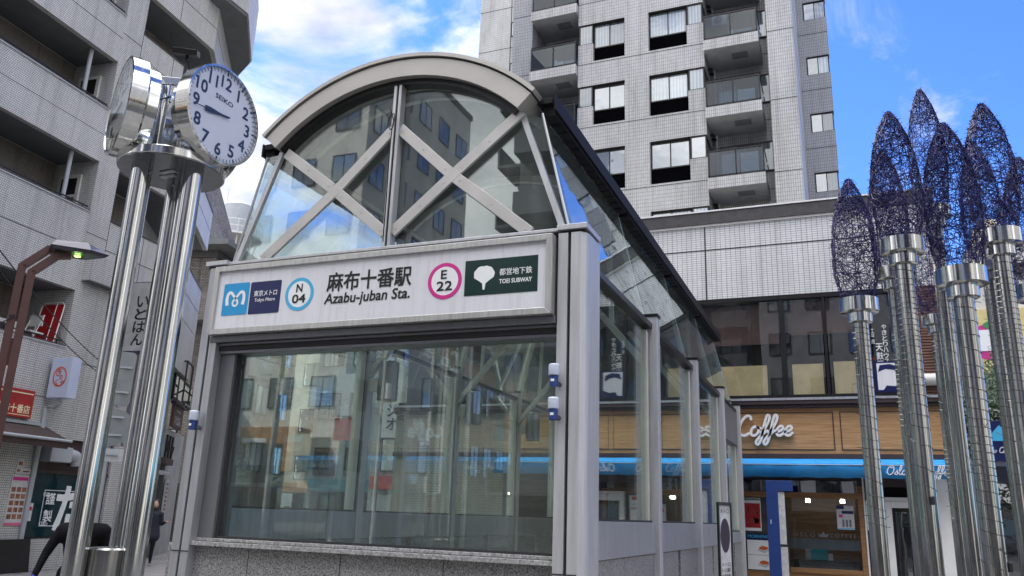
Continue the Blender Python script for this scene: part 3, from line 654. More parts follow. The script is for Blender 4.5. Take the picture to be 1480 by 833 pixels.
for k, th in enumerate((0, -120, 120)):
    n_ = Vector((math.cos(R(th)), math.sin(R(th)), 0)); U = Vector((-n_.y, n_.x, 0)); C0 = CA + n_*.30 + Z*4.18
    # U: to the right as seen from the front of the face
    mb = MB(); mb.lathe([(CR*.80, -.09), (CR*.86, -.085), (CR*.87, -.02), (CR, 0), (CR, .10), (CR-.014, .104), (CR-.014, .075)], 56, C0, U, Z, n_, False)
    case = mb.build('clock_case', m_chrome, clk, 0, True)
    mb = MB(); mb.lathe([(CR-.015, .072), (CR-.015, .08), (0, .0802)], 48, C0, U, Z, n_); face = mb.build('clock_face', m_clockface, case)
    F = C0 + n_*.0815
    mb = MB()
    for i in range(60):
        a = R(90-6*i); e = Vector((math.cos(a), math.sin(a), 0)); big = i % 5 == 0
        wd = .0075 if big else .003; l_ = .026 if not big else .028; q = Vector((-e.y, e.x, 0))*wd; c = [e*(.330)-q, e*(.330)+q, e*(.330-l_)+q, e*(.330-l_)-q]
        mb.add([F+U*p.x+Z*p.y for p in c], [(3, 2, 1, 0)])
    for h in range(1, 13):
        a = R(90-30*h); s_ = str(h); vs, fs, asp = text_data(s_, .009); hh = .088
        wd_ = hh*asp if h != 1 and h != 11 else hh*asp
        put_text(mb, s_, F+U*(.250*math.cos(a)-wd_/2)+Z*(.246*math.sin(a)-hh/2), U, Z, wd_, hh, .03)
    mb.build('numerals', m_ink, face)
    mb = MB(); put_text(mb, 'SEIKO', F-U*.085+Z*.10, U, Z, .17, .034, .03); mb.build('maker_name', m_ink, face)
    for nm, ang, L_, w0, w1, back, off in (('hour_hand', 90-30*8.73, .17, .034, .022, .05, .006), ('minute_hand', 90-6*43.6, .285, .02, .007, .06, .012)):
        e = Vector((math.cos(R(ang)), math.sin(R(ang)))); q = Vector((-e.y, e.x))
        c = [e*L_*.2*0 - e*back - q*w0*.28, e*L_ - q*w1/2*(1 if nm[0] == 'h' else .6), e*L_ + q*w1/2*(1 if nm[0] == 'h' else .6), -e*back + q*w0*.28]
        if nm[0] == 'h': c = [-e*back-q*.006, e*.02-q*.008, e*.12-q*.02, e*L_-q*.019, e*L_+q*.019, e*.12+q*.02, e*.02+q*.008, -e*back+q*.006]
        mb = MB(); mb.prism([(p.x, p.y) for p in c], F+n_*off, U, Z, n_, .003); mb.build(nm, m_ink, face)
    mb = MB(); mb.lathe([(CR-.015, .1), (0, .1003)], 40, C0, U, Z, n_); mb.build('cover_glass', clear_glass('clock_glass_%d' % k, (.98, .98, .98), 1.3, .03, 1, .01), case)
for z_ in (3.885, 4.42):
    mb = MB()
    for th in (60, 180, 300):
        n_ = Vector((math.cos(R(th)), math.sin(R(th)), 0)); q = Vector((-n_.y, n_.x, 0))
        mb.v += []; a = CA + n_*.16 + q*.23 + Z*z_; b = CA + n_*.16 - q*.23 + Z*z_; mb.beam(a, b, .02, .055)
    mb.build('cross_bar', m_chrome, clk, .002)
mb = MB(); mb.lathe([(.012, 4.4), (.012, 4.72)], 10, CA-lat*.02); mb.M = Matrix.Translation(CA-lat*.03+Z*4.74) @ Matrix.Rotation(.6, 4, 'Z') @ Matrix.Rotation(.35, 4, 'X')
mb.box(-.085, .085, -.06, .06, -.02, .02); mb.build('signal_antenna', m_bronze, clk, .002)
mb = MB(); mb.tube(catmull([CA-lat*.03+Z*4.72, CA+lat*.03+Z*4.55, CA-lat*.02+Z*4.42, CA-lat*.12-awy*.1+Z*4.30, CA-lat*.16-awy*.12+Z*4.27], 5), .006, 5)
mb.tube(catmull([CA-awy*.12+Z*4.4, CA-awy*.14+lat*.01+Z*4.2, CA-awy*.12-lat*.02+Z*4.05], 5), .006, 5); mb.build('antenna_cable', m_wire_blk, clk)

# =================================================================== LAMP POLES WITH WIRE CONES
def cone_mesh(seed, L, rmax):
    rnd = random.Random(seed)
    def prof(t):                       # 0 at ring, 1 at tip
        return rmax*(.74+.26*math.sin(min(t/.33, 1)*math.pi/2)) * (1 if t < .33 else math.cos(((t-.33)/.67)**1.25*math.pi/2*.97)**.8)
    def P(t, a, k=1.0): r_ = prof(max(0, min(1, t)))*k; return Vector((r_*math.cos(a), r_*math.sin(a), t*L))
    mb = MB()
    for i in range(1120):
        t = rnd.random()**.95*.98; a = rnd.random()*6.283; d = rnd.random()*6.283; ln = rnd.uniform(.08, .32); k = rnd.uniform(.93, 1.03); pts = []
        cur = rnd.uniform(-6, 6); n_ = 5
        for j in range(n_):
            pts.append(P(t, a, k+rnd.uniform(-.03, .03))); d += cur*ln/n_*1.2 + rnd.uniform(-.35, .35)
            t += math.sin(d)*ln/n_/L; a += math.cos(d)*ln/n_/max(prof(max(0, min(.97, t))), .05); t = max(0, min(.995, t))
        if rnd.random() < .3:           # barbs that stick out
            e = pts[-1]; pts.append(e + Vector((e.x, e.y, 0)).normalized()*rnd.uniform(.01, .035) + Vector((0, 0, rnd.uniform(-.02, .02))))
        mb.tube(pts, rnd.uniform(.0020, .0034), 3, False)
    for z_ in (.0, .04, .42, .75):
        mb.tube([P(z_, R(i*20)) for i in range(19)], .0035, 3, False)
    for a in range(0, 360, 60): mb.tube([P(j/14, R(a)) for j in range(15)], .003, 3, False)
    return mb
LOCAL[0] = True
CONES = {}
for key, (sd_, L_, r_) in {'a': (1, 1.26, .205), 'b': (2, 1.42, .20), 'c': (3, 1.54, .20)}.items():
    CONES[key] = cone_mesh(sd_, L_, r_).mesh('wire_cone', m_wire)
POLES = [  # x, y, ring z, cone, label
 (.21, 8.21, 3.66, 'a', 'first lamp pole from the left, short, its wire cone in front of the tiled podium', 1),
 (.58, 7.52, 4.00, 'a', 'near lamp pole with wide collar beside the short leftmost one, tall wire cone', 1),
 (.61, 9.29, 4.26, 'b', 'thinner looking lamp pole directly behind the second one, lower collar', .9),
 (1.13, 9.89, 5.13, 'c', 'tallest lamp pole of the cluster, its wire cone tip highest', .9),
 (1.20, 11.51, 4.23, 'c', 'farthest lamp pole, its dark wire cone bottom low behind the others', .9),
 (.92, 6.85, 3.50, 'a', 'nearest lamp pole with the broadest collar in the middle of the cluster', 1),
 (1.57, 9.65, 4.38, 'b', 'lamp pole half hidden between the broad collar and the right hand tall one', .9),
 (1.38, 7.82, 4.10, 'a', 'tall near lamp pole right of the broad collar, black wire coiled tightly', 1),
 (1.69, 8.21, 3.69, 'a', 'rightmost lamp pole, cut by the picture edge', 1)]
for k, (x_, y_, z_, key, lab, sc) in enumerate(POLES):
    t = thing('lamp_pole', lab, 'lamp pole', (x_, y_, 0), random.random()*6, 'steel lamp poles with woven wire cones')
    rnd = random.Random(40+k); rp = .073
    mb = MB(); mb.lathe([(rp, 0), (rp, z_-.13)], 28); mb.build('pole', m_chrome_d, t, 0, True)
    mb = MB(); mb.lathe([(.105, z_-.175), (.115, z_-.17), (.115, z_-.075), (.108, z_-.072)], 36); mb.build('lower_collar', m_chrome, t, 0, True)
    mb = MB(); mb.lathe([(.17, z_-.074), (.18, z_-.07), (.18, z_+.055), (.172, z_+.06)], 44); c = mb.build('upper_collar', m_chrome, t, 0, True)
    o = bpy.data.objects.new('wire_cone', CONES[key]); COL.objects.link(o); o.parent = t; o.location = (0, 0, z_+.055); o.rotation_euler = (0, 0, rnd.random()*6)
    if k in (3, 4, 8, 6): o.data = CONES[key]
    # coil of black fairy light cable
    pts = []; zc = z_-.2; a = rnd.random()*6; zend = z_-rnd.uniform(2.0, 2.5)
    while zc > zend:
        pitch = .075 + .03*math.sin(zc*3+k); 
        if zc < zend+.5: pitch *= 1.7
        for j in range(8):
            a += math.pi/4; zc -= pitch/8*rnd.uniform(.3, 1.7); pts.append(Vector(((rp+.005)*math.cos(a), (rp+.005)*math.sin(a), zc)))
    mb = MB(); mb.tube(pts, .0028, 4, False)
    for p in pts[::3]:
        if rnd.random() < .55:
            q = Vector((p.x, p.y, 0)).normalized(); mb.tube([p, p+q*rnd.uniform(.02, .05)+Vector((rnd.uniform(-.01, .01), rnd.uniform(-.01, .01), rnd.uniform(-.02, .03)))], .0028, 3)
    mb.build('cable_coil', m_wire_blk, t)
    if k in (1, 5, 7, 8):
        mb = MB(); mb.lathe([(.022, 0), (.022, .06), (.012, .07)], 8, (-(rp+.018)*.5, -(rp+.018)*.8, zend-.12)); mb.build('cable_plug', m_black, t)
LOCAL[0] = False

# =================================================================== BROWN STREET LAMP
LB = R(54.8); lb0 = Vector((-7.6, 5.36, 0)); ll = Vector((math.cos(LB), math.sin(LB), 0)); la = Vector((-math.sin(LB), math.cos(LB), 0))
sl_ = thing('street_lamp', 'brown twin tube street lamp with a lit green tinted head', 'street lamp', lb0)
for k in range(2):
    o_ = lb0 + ll*(.09*k) + la*(.0) - la*.05*k
    mb = MB(); hb = 3.86-.06*k
    pts = [o_, o_+Z*hb, o_+ll*(.20)+Z*(hb+.22), o_+ll*(.30)+Z*(hb+.24)]
    for a, b in zip(pts[:-1], pts[1:]): mb.beam(a, b+(b-a).normalized()*.02, .075, .075, tuple(la))
    mb.build('post_tube', m_brownpaint, sl_, .004)
for z0, z1 in ((2.85, 3.12), (.6, 1.0), (1.7, 1.8)):
    mb = MB(); a = lb0+ll*.04; b = lb0+ll*.10; mb.beam(lb0+ll*.055-la*.02+Z*z0, lb0+ll*.055-la*.02+Z*z1, .13, .03, tuple(la)); mb.build('tie_plate', m_brownpaint, sl_, .003)
hc = lb0 + ll*.44 + Z*4.11 - la*.03
def hp(a, b, c): return hc + ll*a*.88 + la*b + Z*c
mb = MB()
bt = [hp(-.24,-.15,-.055), hp(.13,-.15,-.045), hp(.33,0,-.02), hp(.13,.15,-.045), hp(-.24,.15,-.055)]
md = [hp(-.27,-.17,-.02), hp(.15,-.17,-.01), hp(.37,0,.015), hp(.15,.17,-.01), hp(-.27,.17,-.02)]
tp = [hp(-.22,-.09,.06), hp(.12,-.09,.085), hp(.24,0,.06), hp(.12,.09,.085), hp(-.22,.09,.06)]
mb.add(bt+md+tp, [(0,1,2,3,4)[::-1], (10,11,12,13,14)] + [(i, (i+1) % 5, (i+1) % 5+5, i+5) for i in range(5)] + [(i+5, (i+1) % 5+5, (i+1) % 5+10, i+10) for i in range(5)])
hd = mb.build('lamp_head', m_lamphead, sl_, .004)
mb = MB(); mb.add([hp(-.21,-.12,-.058), hp(.10,-.12,-.052), hp(.10,.12,-.052), hp(-.21,.12,-.058)], [(3,2,1,0)]); mb.build('lens', m_black, hd)
mb = MB(); mb.lathe([(.0, -.014), (.03, -.01), (.032, 0), (0, .002)], 16, hp(.03,-.02,-.056)); mb.build('lit_bulb', m_led, hd)
pl = bpy.data.lights.new('lamp_glow', 'POINT'); pl.energy = .35; pl.color = (.5, 1, .25); pl.shadow_soft_size = .03
po = bpy.data.objects.new('lamp_glow', pl); COL.objects.link(po); po.parent = hd; po.location = tuple(FR['street_lamp'].inverted() @ hp(.03,-.02,-.10))
mb = MB(); mb.tube([lb0+ll*.0+Z*3.32-la*.05, lb0-ll*.25+Z*3.1], .006, 5); mb.lathe([(.045, -.02), (.045, .02)], 12, lb0+Z*3.33); mb.build('cable_clamp', m_black, sl_)

# =================================================================== APARTMENT TOWER
tw = thing('apartment_tower', 'tall grey and white tiled apartment tower with corner windows and glass balconies', 'apartment building', (-6, 31, 0))
TOPZ = 33.6; J0, FH = 10.83, 2.85; FL = [J0+FH*k for k in range(7)]
SPLIT = {'bay_spandrel', 'bay_corner_block', 'bay_core', 'yellow_screen', 'brown_blind', 'rear_wing_band', 'wall_panel', 'shop_wall_dark', 'recess_lining', 'lower_wall', 'back_wall', 'dark_wall', 'ground_mass', 'shop_interior', 'shop_base'}
def bxs(name, mat, boxes, parent=tw, bev=0):
    if name in SPLIT and len(boxes) > 1:
        for b in boxes: o = bxs(name, mat, [b], parent, bev)
        return o
    mb = MB()
    for b in boxes: mb.box(*b)
    return mb.build(name, mat, parent, bev)
bxs('core_wall', m_tower, [(-12.0, -1.0, 29.5, 44, 0, TOPZ)])
bxs('pier_wall', m_tower_dk, [(-12.0, -11.1, 28.0, 29.49, 0, TOPZ)])
bxs('pier_wall', m_tower, [(-7.1, -6.13, 28.0, 29.49, 0, TOPZ)])
bxs('pier_wall', m_tower, [(-1.66, -.72, 28.0, 36, 0, TOPZ)])
bxs('rear_wing_wall', m_tower_dk, [(-.715, -.43, 35.0, 44, 0, TOPZ), (-.43, .50, 35.45, 44, 0, TOPZ)])
RZ = 16.59+.0
RJ = [20.45+FH*k for k in range(-4, 5)]          # joints of the rear wing
bxs('rear_wing_band', m_tower_dk, [(-.43, .56, 35.0, 35.44, j-1.15, j+.77) for j in RJ])
bxs('left_wing_wall', m_tower, [(-19.4, -12.01, 40.0, 44, 0, 38)])
# spandrels of the two window bays
sp = []
for x0, x1 in ((-9.05, -7.1), (-6.13, -3.98)):
    for j in FL: sp.append((x0, x1, 28.0, 29.49, j-.99, j+.10))
    sp.append((x0, x1, 28.0, 29.49, FL[-1]+FH-.99, TOPZ))
bxs('bay_spandrel', m_tower, sp)
bxs('bay_corner_block', m_tower, [(-9.05, -8.42, 28.0, 29.49, j+.102, j+.93) for j in FL] + [(-4.62, -3.98, 28.0, 29.49, j+.102, j+.93) for j in FL])
bxs('bay_core', m_room, [(-8.2, -7.101, 28.3, 29.49, j+.101, j+1.859) for j in FL] + [(-6.129, -4.75, 28.3, 29.49, j+.101, j+1.859) for j in FL])
# expansion joints: dark lines set just proud of the tiles
jl = []
for j in FL:
    jl += [(-12.0, -11.1, 27.996, 28, j, j+.025), (-9.05, -3.98, 27.996, 28, j, j+.025), (-1.66, -.72, 27.996, 28, j, j+.025), (-11.1, -9.05, 29.494, 29.5, j, j+.025), (-3.98, -1.66, 29.494, 29.5, j, j+.025), (-.72, -.716, 28, 35, j, j+.025)]
for j in RJ: jl += [(-.715, .56, 34.996, 35, j, j+.03)]
for x in (-11.06, -1.70): jl.append((x-.012, x+.012, 29.49, 29.5, 0, TOPZ))
for k in range(-4, 5): jl.append((-19.4, -12.0, 39.99, 40, 23.4+FH*k, 23.43+FH*k))
jl += [(-17.3, -17.26, 39.99, 40, 0, 38)]
bxs('expansion_joint', m_joint, jl)
def window(name, x0, x1, y, z0, z1, fr, npane, panemat, par=tw, ft=.045, axis='x'):
    """framed window facing -Y, panes as sub-parts"""
    mb = MB(); dy = .06
    mb.box(x0, x1, y-dy, y, z0, z0+ft); mb.box(x0, x1, y-dy, y, z1-ft, z1)
    mb.box(x0, x0+ft, y-dy, y, z0+ft, z1-ft); mb.box(x1-ft, x1, y-dy, y, z0+ft, z1-ft)
    pw = (x1-x0-2*ft)/npane
    for i in range(1, npane): mb.box(x0+ft+pw*i-.02, x0+ft+pw*i+.02, y-dy*.9, y, z0+ft, z1-ft)
    o = mb.build(name, fr, par)
    for i in range(npane):
        a = x0+ft+pw*i+(.02 if i else 0); b = x0+ft+pw*(i+1)-(.02 if i < npane-1 else 0)
        mb = MB(); mb.box(a, b, y-dy*(.45 if i % 2 else .62), y-dy*.3, z0+ft, z1-ft)
        pm = panemat[i % len(panemat)] if isinstance(panemat, (list, tuple)) else panemat
        mb.build('pane', pm, o)
    return o
def side_pane(x, y0, y1, z0, z1, sgn, par, mat=m_pane_cur, fr=m_frame_blk):
    """glazing on a face whose normal is +X (sgn 1) or -X"""
    mb = MB(); mb.box(x-.05*sgn, x, y0, y1, z0, z0+.05); mb.box(x-.05*sgn, x, y0, y1, z1-.05, z1); mb.box(x-.05*sgn, x, y1-.05, y1, z0+.05, z1-.05)
    o = mb.build('side_window', fr, par); mb = MB(); mb.box(x-.04*sgn, x-.025*sgn, y0, y1-.05, z0+.05, z1-.05); mb.build('pane', mat, o)
rnd = random.Random(5)
for k, j in enumerate(FL):
    low = [m_pane_cur2, m_pane_sky][k % 2]
    # bay 1 (corner pane on its left), bay 2 (corner pane on its right)
    pm = [m_pane_sky if k in (1, 2) else m_pane_cur, m_pane_sky if k < 3 else m_pane_cur, m_pane_cur]
    window('bay_window', -8.42, -7.11, 28.22, j+.76, j+1.855, m_bronze, 2, pm[:2])
    window('corner_window', -9.02, -8.44, 28.10, j+.935, j+1.855, m_bronze, 1, m_pane_cur)
    side_pane(-9.02, 28.1, 29.3, j+.935, j+1.855, -1, tw)
    pm2 = [[m_pane_cur2, m_pane_cur], [m_pane_sky, m_pane_sky], [m_pane_cur2, m_pane_cur2], [m_pane_cur2, m_pane_cur]][k % 4]
    window('bay_window', -6.12, -4.64, 28.22, j+.76, j+1.855, m_bronze, 2, pm2)
    window('corner_window', -4.60, -4.01, 28.10, j+.935, j+1.855, m_bronze, 1, m_pane_sky if k == 1 else m_pane_cur)
    side_pane(-4.01, 28.1, 29.3, j+.935, j+1.855, 1, tw)
    for x0, x1 in ((-8.42, -7.11), (-6.12, -4.64)):
        mb = MB(); mb.box(x0, x1, 28.20, 28.24, j+.102, j+.755); lv = mb.build('louvre_panel', m_louver, tw)
        mb = MB()
        for i in range(9): mb.box(x0, x1, 28.185, 28.1995, j+.13+.07*i, j+.15+.07*i)
        mb.build('louvre_blade', m_louver, lv)
    # dark reveal under each spandrel
    mb = MB(); mb.box(-9.04, -7.11, 28.02, 28.21, j+1.8555, j+1.8595); mb.box(-6.12, -4.0, 28.02, 28.21, j+1.8555, j+1.8595); mb.build('reveal', m_bronze, tw)
    # rear wing corner window
    jr = RJ[0]+FH*k
    window('wing_window', -.42, .53, 35.12, jr+.775, jr+1.695, m_frame_blk, 2, [m_pane if k % 3 else m_pane_sky, m_pane_cur])
    side_pane(.53, 35.12, 35.5, jr+.775, jr+1.695, 1, tw)
# balconies: slab, glass rail with frame, doors behind, soffit hatch, pipe
def balcony(x0, x1, j, k, wide):
    b = bxs('balcony_slab', m_tower, [(x0, x1, 27.75, 29.49, j-.45, j-.02)])
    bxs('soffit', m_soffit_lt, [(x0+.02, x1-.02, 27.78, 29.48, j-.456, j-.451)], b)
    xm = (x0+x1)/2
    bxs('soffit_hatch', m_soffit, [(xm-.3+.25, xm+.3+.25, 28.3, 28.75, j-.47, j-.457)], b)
    mb = MB(); ft = .05
    mb.box(x0+.02, x1-.02, 27.80, 27.85, j+.03, j+.08); mb.box(x0+.02, x1-.02, 27.80, 27.85, j+1.0, j+1.06)
    for xx in (x0+.02, xm-.025, x1-.07): mb.box(xx, xx+ft, 27.80, 27.85, j-.02, j+1.0)
    mb.tube([(x0, 27.86, j+1.14), (x1, 27.86, j+1.14)], .02, 6)
    for xx in (x0+.1, xm, x1-.1): mb.tube([(xx, 27.84, j+1.06), (xx, 27.86, j+1.14)], .012, 5)
    mb.box(x1-.06, x1-.02, 27.86, 29.3, j+1.0, j+1.05); mb.box(x1-.06, x1-.02, 27.86, 29.3, j+.03, j+.07)
    rl = mb.build('balcony_rail', m_frame_blk, b)
    for a, c in ((x0+.07, xm-.025), (xm+.025, x1-.07)):
        mb = MB(); mb.box(a, c, 27.82, 27.832, j+.08, j+1.0); mb.build('rail_glass', m_rail_glass, rl)
    mb = MB(); mb.box(x1-.045, x1-.035, 27.87, 29.3, j+.07, j+1.0); mb.build('rail_glass', m_rail_glass, rl)
for k, j in enumerate(FL):
    balcony(-11.08, -9.07, j, k, 0); balcony(-3.96, -1.95, j, k, 1)
    window('balcony_door', -11.0, -9.3, 29.49, j+.0, j+1.93, m_frame_blk, 2, [m_pane_sky if k == 2 else m_pane, m_pane_sky if k == 2 else m_pane_cur])
    window('balcony_door', -3.7, -2.25, 29.49, j+.0, j+1.93, m_frame_blk, 2, [m_pane_cur if k != 3 else m_pane, m_pane_sky if k in (1, 2) else m_pane_cur])
    window('strip_window', -2.22, -1.72, 29.49, j+.72, j+1.93, m_frame_blk, 1, m_pane_cur)
    mb = MB(); mb.tube([(-3.80, 29.35, j-2.8), (-3.80, 29.35, j-.46)], .045, 8); mb.build('drain_pipe', m_offwhite, tw, 0, True)
    for q in (0, 1): mb = MB(); mb.tube([(-3.97, 28.9+.35*q, j-.62-.0*q), (-3.86, 28.9+.35*q, j-.64), (-3.84, 28.9+.35*q, j-.70)], .06, 8); mb.build('vent_cowl', m_bronze, tw, 0, True)
    # left wing (set back)
    zz_ = 23.4-FH*3+FH*k
    window('left_wing_window', -17.24, -15.6, 39.99, zz_+.75, zz_+1.75, m_frame_blk, 3, [m_pane_sky, m_pane_cur, m_pane])
    bxs('left_wing_balcony', m_tower, [(-15.9, -12.2, 38.9, 39.98, zz_-.3, zz_+.25)])
bxs('roof_parapet', m_tower, [(-12.1, -.7, 27.9, 44, TOPZ, TOPZ+.3)])
for x_, z_, lab in ((-3.62, FL[3]+.75, 'white air conditioner unit on the upper right tower balcony'), (-9.75, FL[2]-.02, 'white air conditioner unit on the left tower balcony behind the arch')):
    t = thing('air_conditioner', lab, 'air conditioner', (x_, 28.6, z_)); sc_ = 1
    mb = MB(); mb.box(x_-.02, x_+.52, 28.1, 28.4, z_, z_+.48); o = mb.build('casing', m_ac, t, .01)
    mb = MB(); mb.lathe([(.17, 0), (.17, .008), (.03, .01)], 20, (x_+.2, 28.1, z_+.24), X, Z, -Y); mb.build('fan_grille', m_bronze, o)
    if x_ > -5:
        mb = MB(); mb.box(x_-.04, x_+.54, 28.05, 28.5, z_-.78, z_-.75+.7); mb.build('stand', m_bronze, t)

# =================================================================== PODIUM WITH THE CAFE
pd = thing('cafe_building', 'low building with white tiled band, dark upper windows and a wood fronted cafe', 'building', (-3, 18, 0))
PX0, PX1 = -10.5, 1.52
def bxe(name, mat, boxes, parent=tw):
    for b in boxes: bxs(name, mat, [b], parent)
B = lambda n, m, bs, par=pd, bev=0: bxs(n, m, bs, par, bev)
B('tile_band', m_podium, [(PX0, 2.05, 18.0, 18.4, 6.46, 8.20)])
B('roof_slab', m_concrete, [(PX0, 2.05, 18.41, 27.9, 8.0, 8.3)])
B('parapet_coping', m_coping, [(PX0-.02, 2.07, 17.93, 18.4, 8.25, 8.54)])
B('white_flashing', m_white, [(PX0-.03, 2.08, 17.91, 18.42, 8.541, 8.575), (PX0-.01, 2.06, 17.96, 18.4, 8.202, 8.248)])
B('tile_joint', m_joint, [(PX0, 2.05, 17.994, 18, 7.62, 7.645), (-2.70, -2.675, 17.994, 18, 6.46, 7.619), (-2.70, -2.675, 17.994, 18, 7.646, 8.2), (.93, .955, 17.994, 18, 6.46, 8.2), (-6.3, -6.275, 17.994, 18, 6.46, 8.2)])
B('window_head', m_frame_blk, [(PX0, PX1, 18.0, 18.2, 6.36, 6.455)])
B('back_wall', m_room, [(PX0, PX1-.05, 21.5, 21.6, 3.0, 7.9), (PX1-.04, PX1, 18.3, 21.5, 3.0, 7.9), (PX0, PX1, 18.3, 21.5, 6.46, 6.5)])
B('floor_slab', m_concrete, [(PX0, PX1, 18.25, 21.5, 4.1, 4.2)])
B('brown_shutter', m_shutter, [(PX1+.001, 2.05, 18.05+.0, 18.3, 4.16+.0, 6.455)] + [(PX1+.005, 2.045, 18.02, 18.049, 4.2+.06*i, 4.235+.06*i) for i in range(37)])
mb = MB(); mb.lathe([(.12, 0), (.12, .6)], 20, (1.35, 17.95, 4.50), Y, Z, X); mb.build('shutter_roller', m_offwhite, pd, 0, True)
mull = [(-5.2, .08), (-3.2, .08), (-1.10, .11), (-.24, .06), (.62, .05), (1.48, .06)]
B('upper_window_frame', m_frame_blk, [(x-w_/2, x+w_/2, 18.02, 18.14, 4.27, 6.36) for x, w_ in mull] + [(PX0, PX1, 18.02, 18.14, 4.2, 4.268)])
m_upper = clear_glass('upper_glass', (.86, .88, .90), 1.7, .05, .7, .02)
ms = [PX0] + [m[0] for m in mull]
for a, b in zip(ms[:-1], ms[1:]): B('upper_pane', m_upper, [(a+.05, b-.05, 18.07, 18.082, 4.269, 6.358)])
B('brown_blind', m_blind, [(PX0, -1.2, 18.35, 18.37, 5.45, 6.35), (-1.0, .5, 18.35, 18.37, 5.62, 6.35)])
B('yellow_screen', m_yellow, [(-2.95, -1.47, 18.12, 18.14, 4.27, 4.93), (-.95, -.33, 18.12, 18.14, 4.27, 4.93), (-.12, .38, 18.12, 18.14, 4.27, 4.96), (-5.6, -3.6, 18.12, 18.14, 4.27, 4.93)])
o = B('exit_light', m_green, [(-1.72, -1.58, 19.5, 19.53, 5.62, 5.69)])
# restaurant sticker text and blue poster behind the glass
mb = MB(); put_vtext(mb, '江戸流', (.62, 18.062, 5.62), X, Z, .09, .34, .01); put_vtext(mb, '天麩羅', (.72, 18.062, 5.30), X, Z, .13, .55, .01); put_vtext(mb, 'やきとりハウス', (.86, 18.062, 5.70), X, Z, .09, .85, .01); mb.build('window_lettering', m_white_ink, pd)
mb = MB(); mb.prism([(.62+.04*math.cos(R(72*i+(36 if q else 0)))*(1 if not q else .5), 5.72+.04*math.sin(R(72*i+(36 if q else 0)))*(1 if not q else .5)) for i in range(5) for q in (0, 1)][::-1], Y*18.06, X, Z, Y, .002)
mb.prism([(.64+.05*math.cos(R(72*i+(36 if q else 0)))*(1 if not q else .5), 4.98+.05*math.sin(R(72*i+(36 if q else 0)))*(1 if not q else .5)) for i in range(5) for q in (0, 1)][::-1], Y*18.06, X, Z, Y, .002); mb.build('maple_sticker', m_red, pd)
B('poster_ground', m_navy, [(.64, 1.20, 18.055, 18.06, 4.28, 4.92)])
mb = MB(); mb.prism(rrect(.70, 1.15, 4.33, 4.88, .02), Y*18.05, X, Z, Y, .003); pp_ = mb.build('poster_paper', m_signface, pd)
mb = MB(); mb.prism([(.72,4.70),(.76,4.84),(.95,4.86),(1.10,4.80),(1.12,4.66),(1.0,4.74),(.86,4.76)][::-1], Y*18.047, X, Z, Y, .002)
mb.prism([(.80,4.33),(.86,4.42),(1.02,4.40),(1.15,4.46),(1.15,4.33)][::-1], Y*18.047, X, Z, Y, .002); mb.build('poster_shape', m_navy, pp_)
# fascia of wooden boards with framed panels
B('cornice', m_trim_brown, [(PX0, 1.98, 17.80, 18.0, 4.04, 4.12), (PX0, 1.96, 17.86, 18.0, 3.97, 4.038), (PX0, 1.95, 17.90, 18.0, 2.93, 3.03)], pd, .004)
B('metal_sill', m_alu, [(PX0, 1.99, 17.78, 18.0, 4.121, 4.17)])
B('wood_fascia', m_wood, [(-7.5, 1.95, 17.95, 18.05, 3.031, 3.969)])
fr_ = []
for a, b in ((-7.3, -4.95), (-4.85, -2.45), (-2.35, -.20), (-.08, 1.85)):
    fr_ += [(a, b, 17.935, 17.949, 3.11, 3.125), (a, b, 17.935, 17.949, 3.87, 3.885), (a, a+.02, 17.935, 17.949, 3.126, 3.869), (b-.02, b, 17.935, 17.949, 3.126, 3.869)]
B('panel_frame', m_trim_brown, fr_)
B('side_tile_wall', m_beige_tile, [(PX0, -7.51, 17.97, 18.4, 0, 3.96)])
mb = MB(); wd_ = cursive(mb, 'Coffee', (-2.12, 17.90, 3.40), X, Z, .187, .27, .045); mb.build('fascia_lettering', m_white, pd)
# awning: sloping top, hanging valance
mb = MB(); prof = [(17.90, 2.92), (17.88, 2.925), (17.35, 2.80), (17.345, 2.78), (17.36, 2.77), (17.9, 2.90)]
mb.add([(x, y, z) for x in (-7.5, 1.90) for y, z in prof], [(0,1,2,3,4,5)[::-1], (6,7,8,9,10,11)] + [(i, (i+1) % 6, (i+1) % 6+6, i+6) for i in range(6)])
aw = mb.build('awning', m_awning, pd)
mb = MB(); n_ = 96
top = [(-7.5+9.4*i/n_, 17.342+.008*math.sin(i*.9), 2.765) for i in range(n_+1)]; bot = [(p[0], 17.335+.012*math.sin(i*.7+1), 2.525+.006*math.sin(i*1.3)) for i, p in enumerate(top)]
mb.add(top+bot+[(p[0], p[1]+.006, p[2]) for p in top]+[(p[0], p[1]+.006, p[2]) for p in bot], [(n_+1+i, n_+2+i, i+1, i) for i in range(n_)]+[(3*(n_+1)+i+1, 3*(n_+1)+i, 2*(n_+1)+i, 2*(n_+1)+i+1) for i in range(n_)]+[(n_+1+i, 3*(n_+1)+i, 3*(n_+1)+i+1, n_+2+i) for i in range(n_)])
mb.build('valance', m_awning, aw, 0, 'all')
B('awning_rail', m_white, [(-7.5, 1.9, 17.33, 17.36, 2.772, 2.779)] + [(-6.5+1.5*i, -6.49+1.5*i, 17.34, 17.87, 2.80, 2.926) for i in range(0)], aw)
mb = MB(); cursive(mb, 'Oslo ^ Coffee', (.68, 17.318, 2.60), X, Z, .078, .2, .003); cursive(mb, 'Oslo ^ Coffee', (-4.2, 17.318, 2.60), X, Z, .078, .2, .003); mb.build('awning_lettering', m_white_ink, aw)
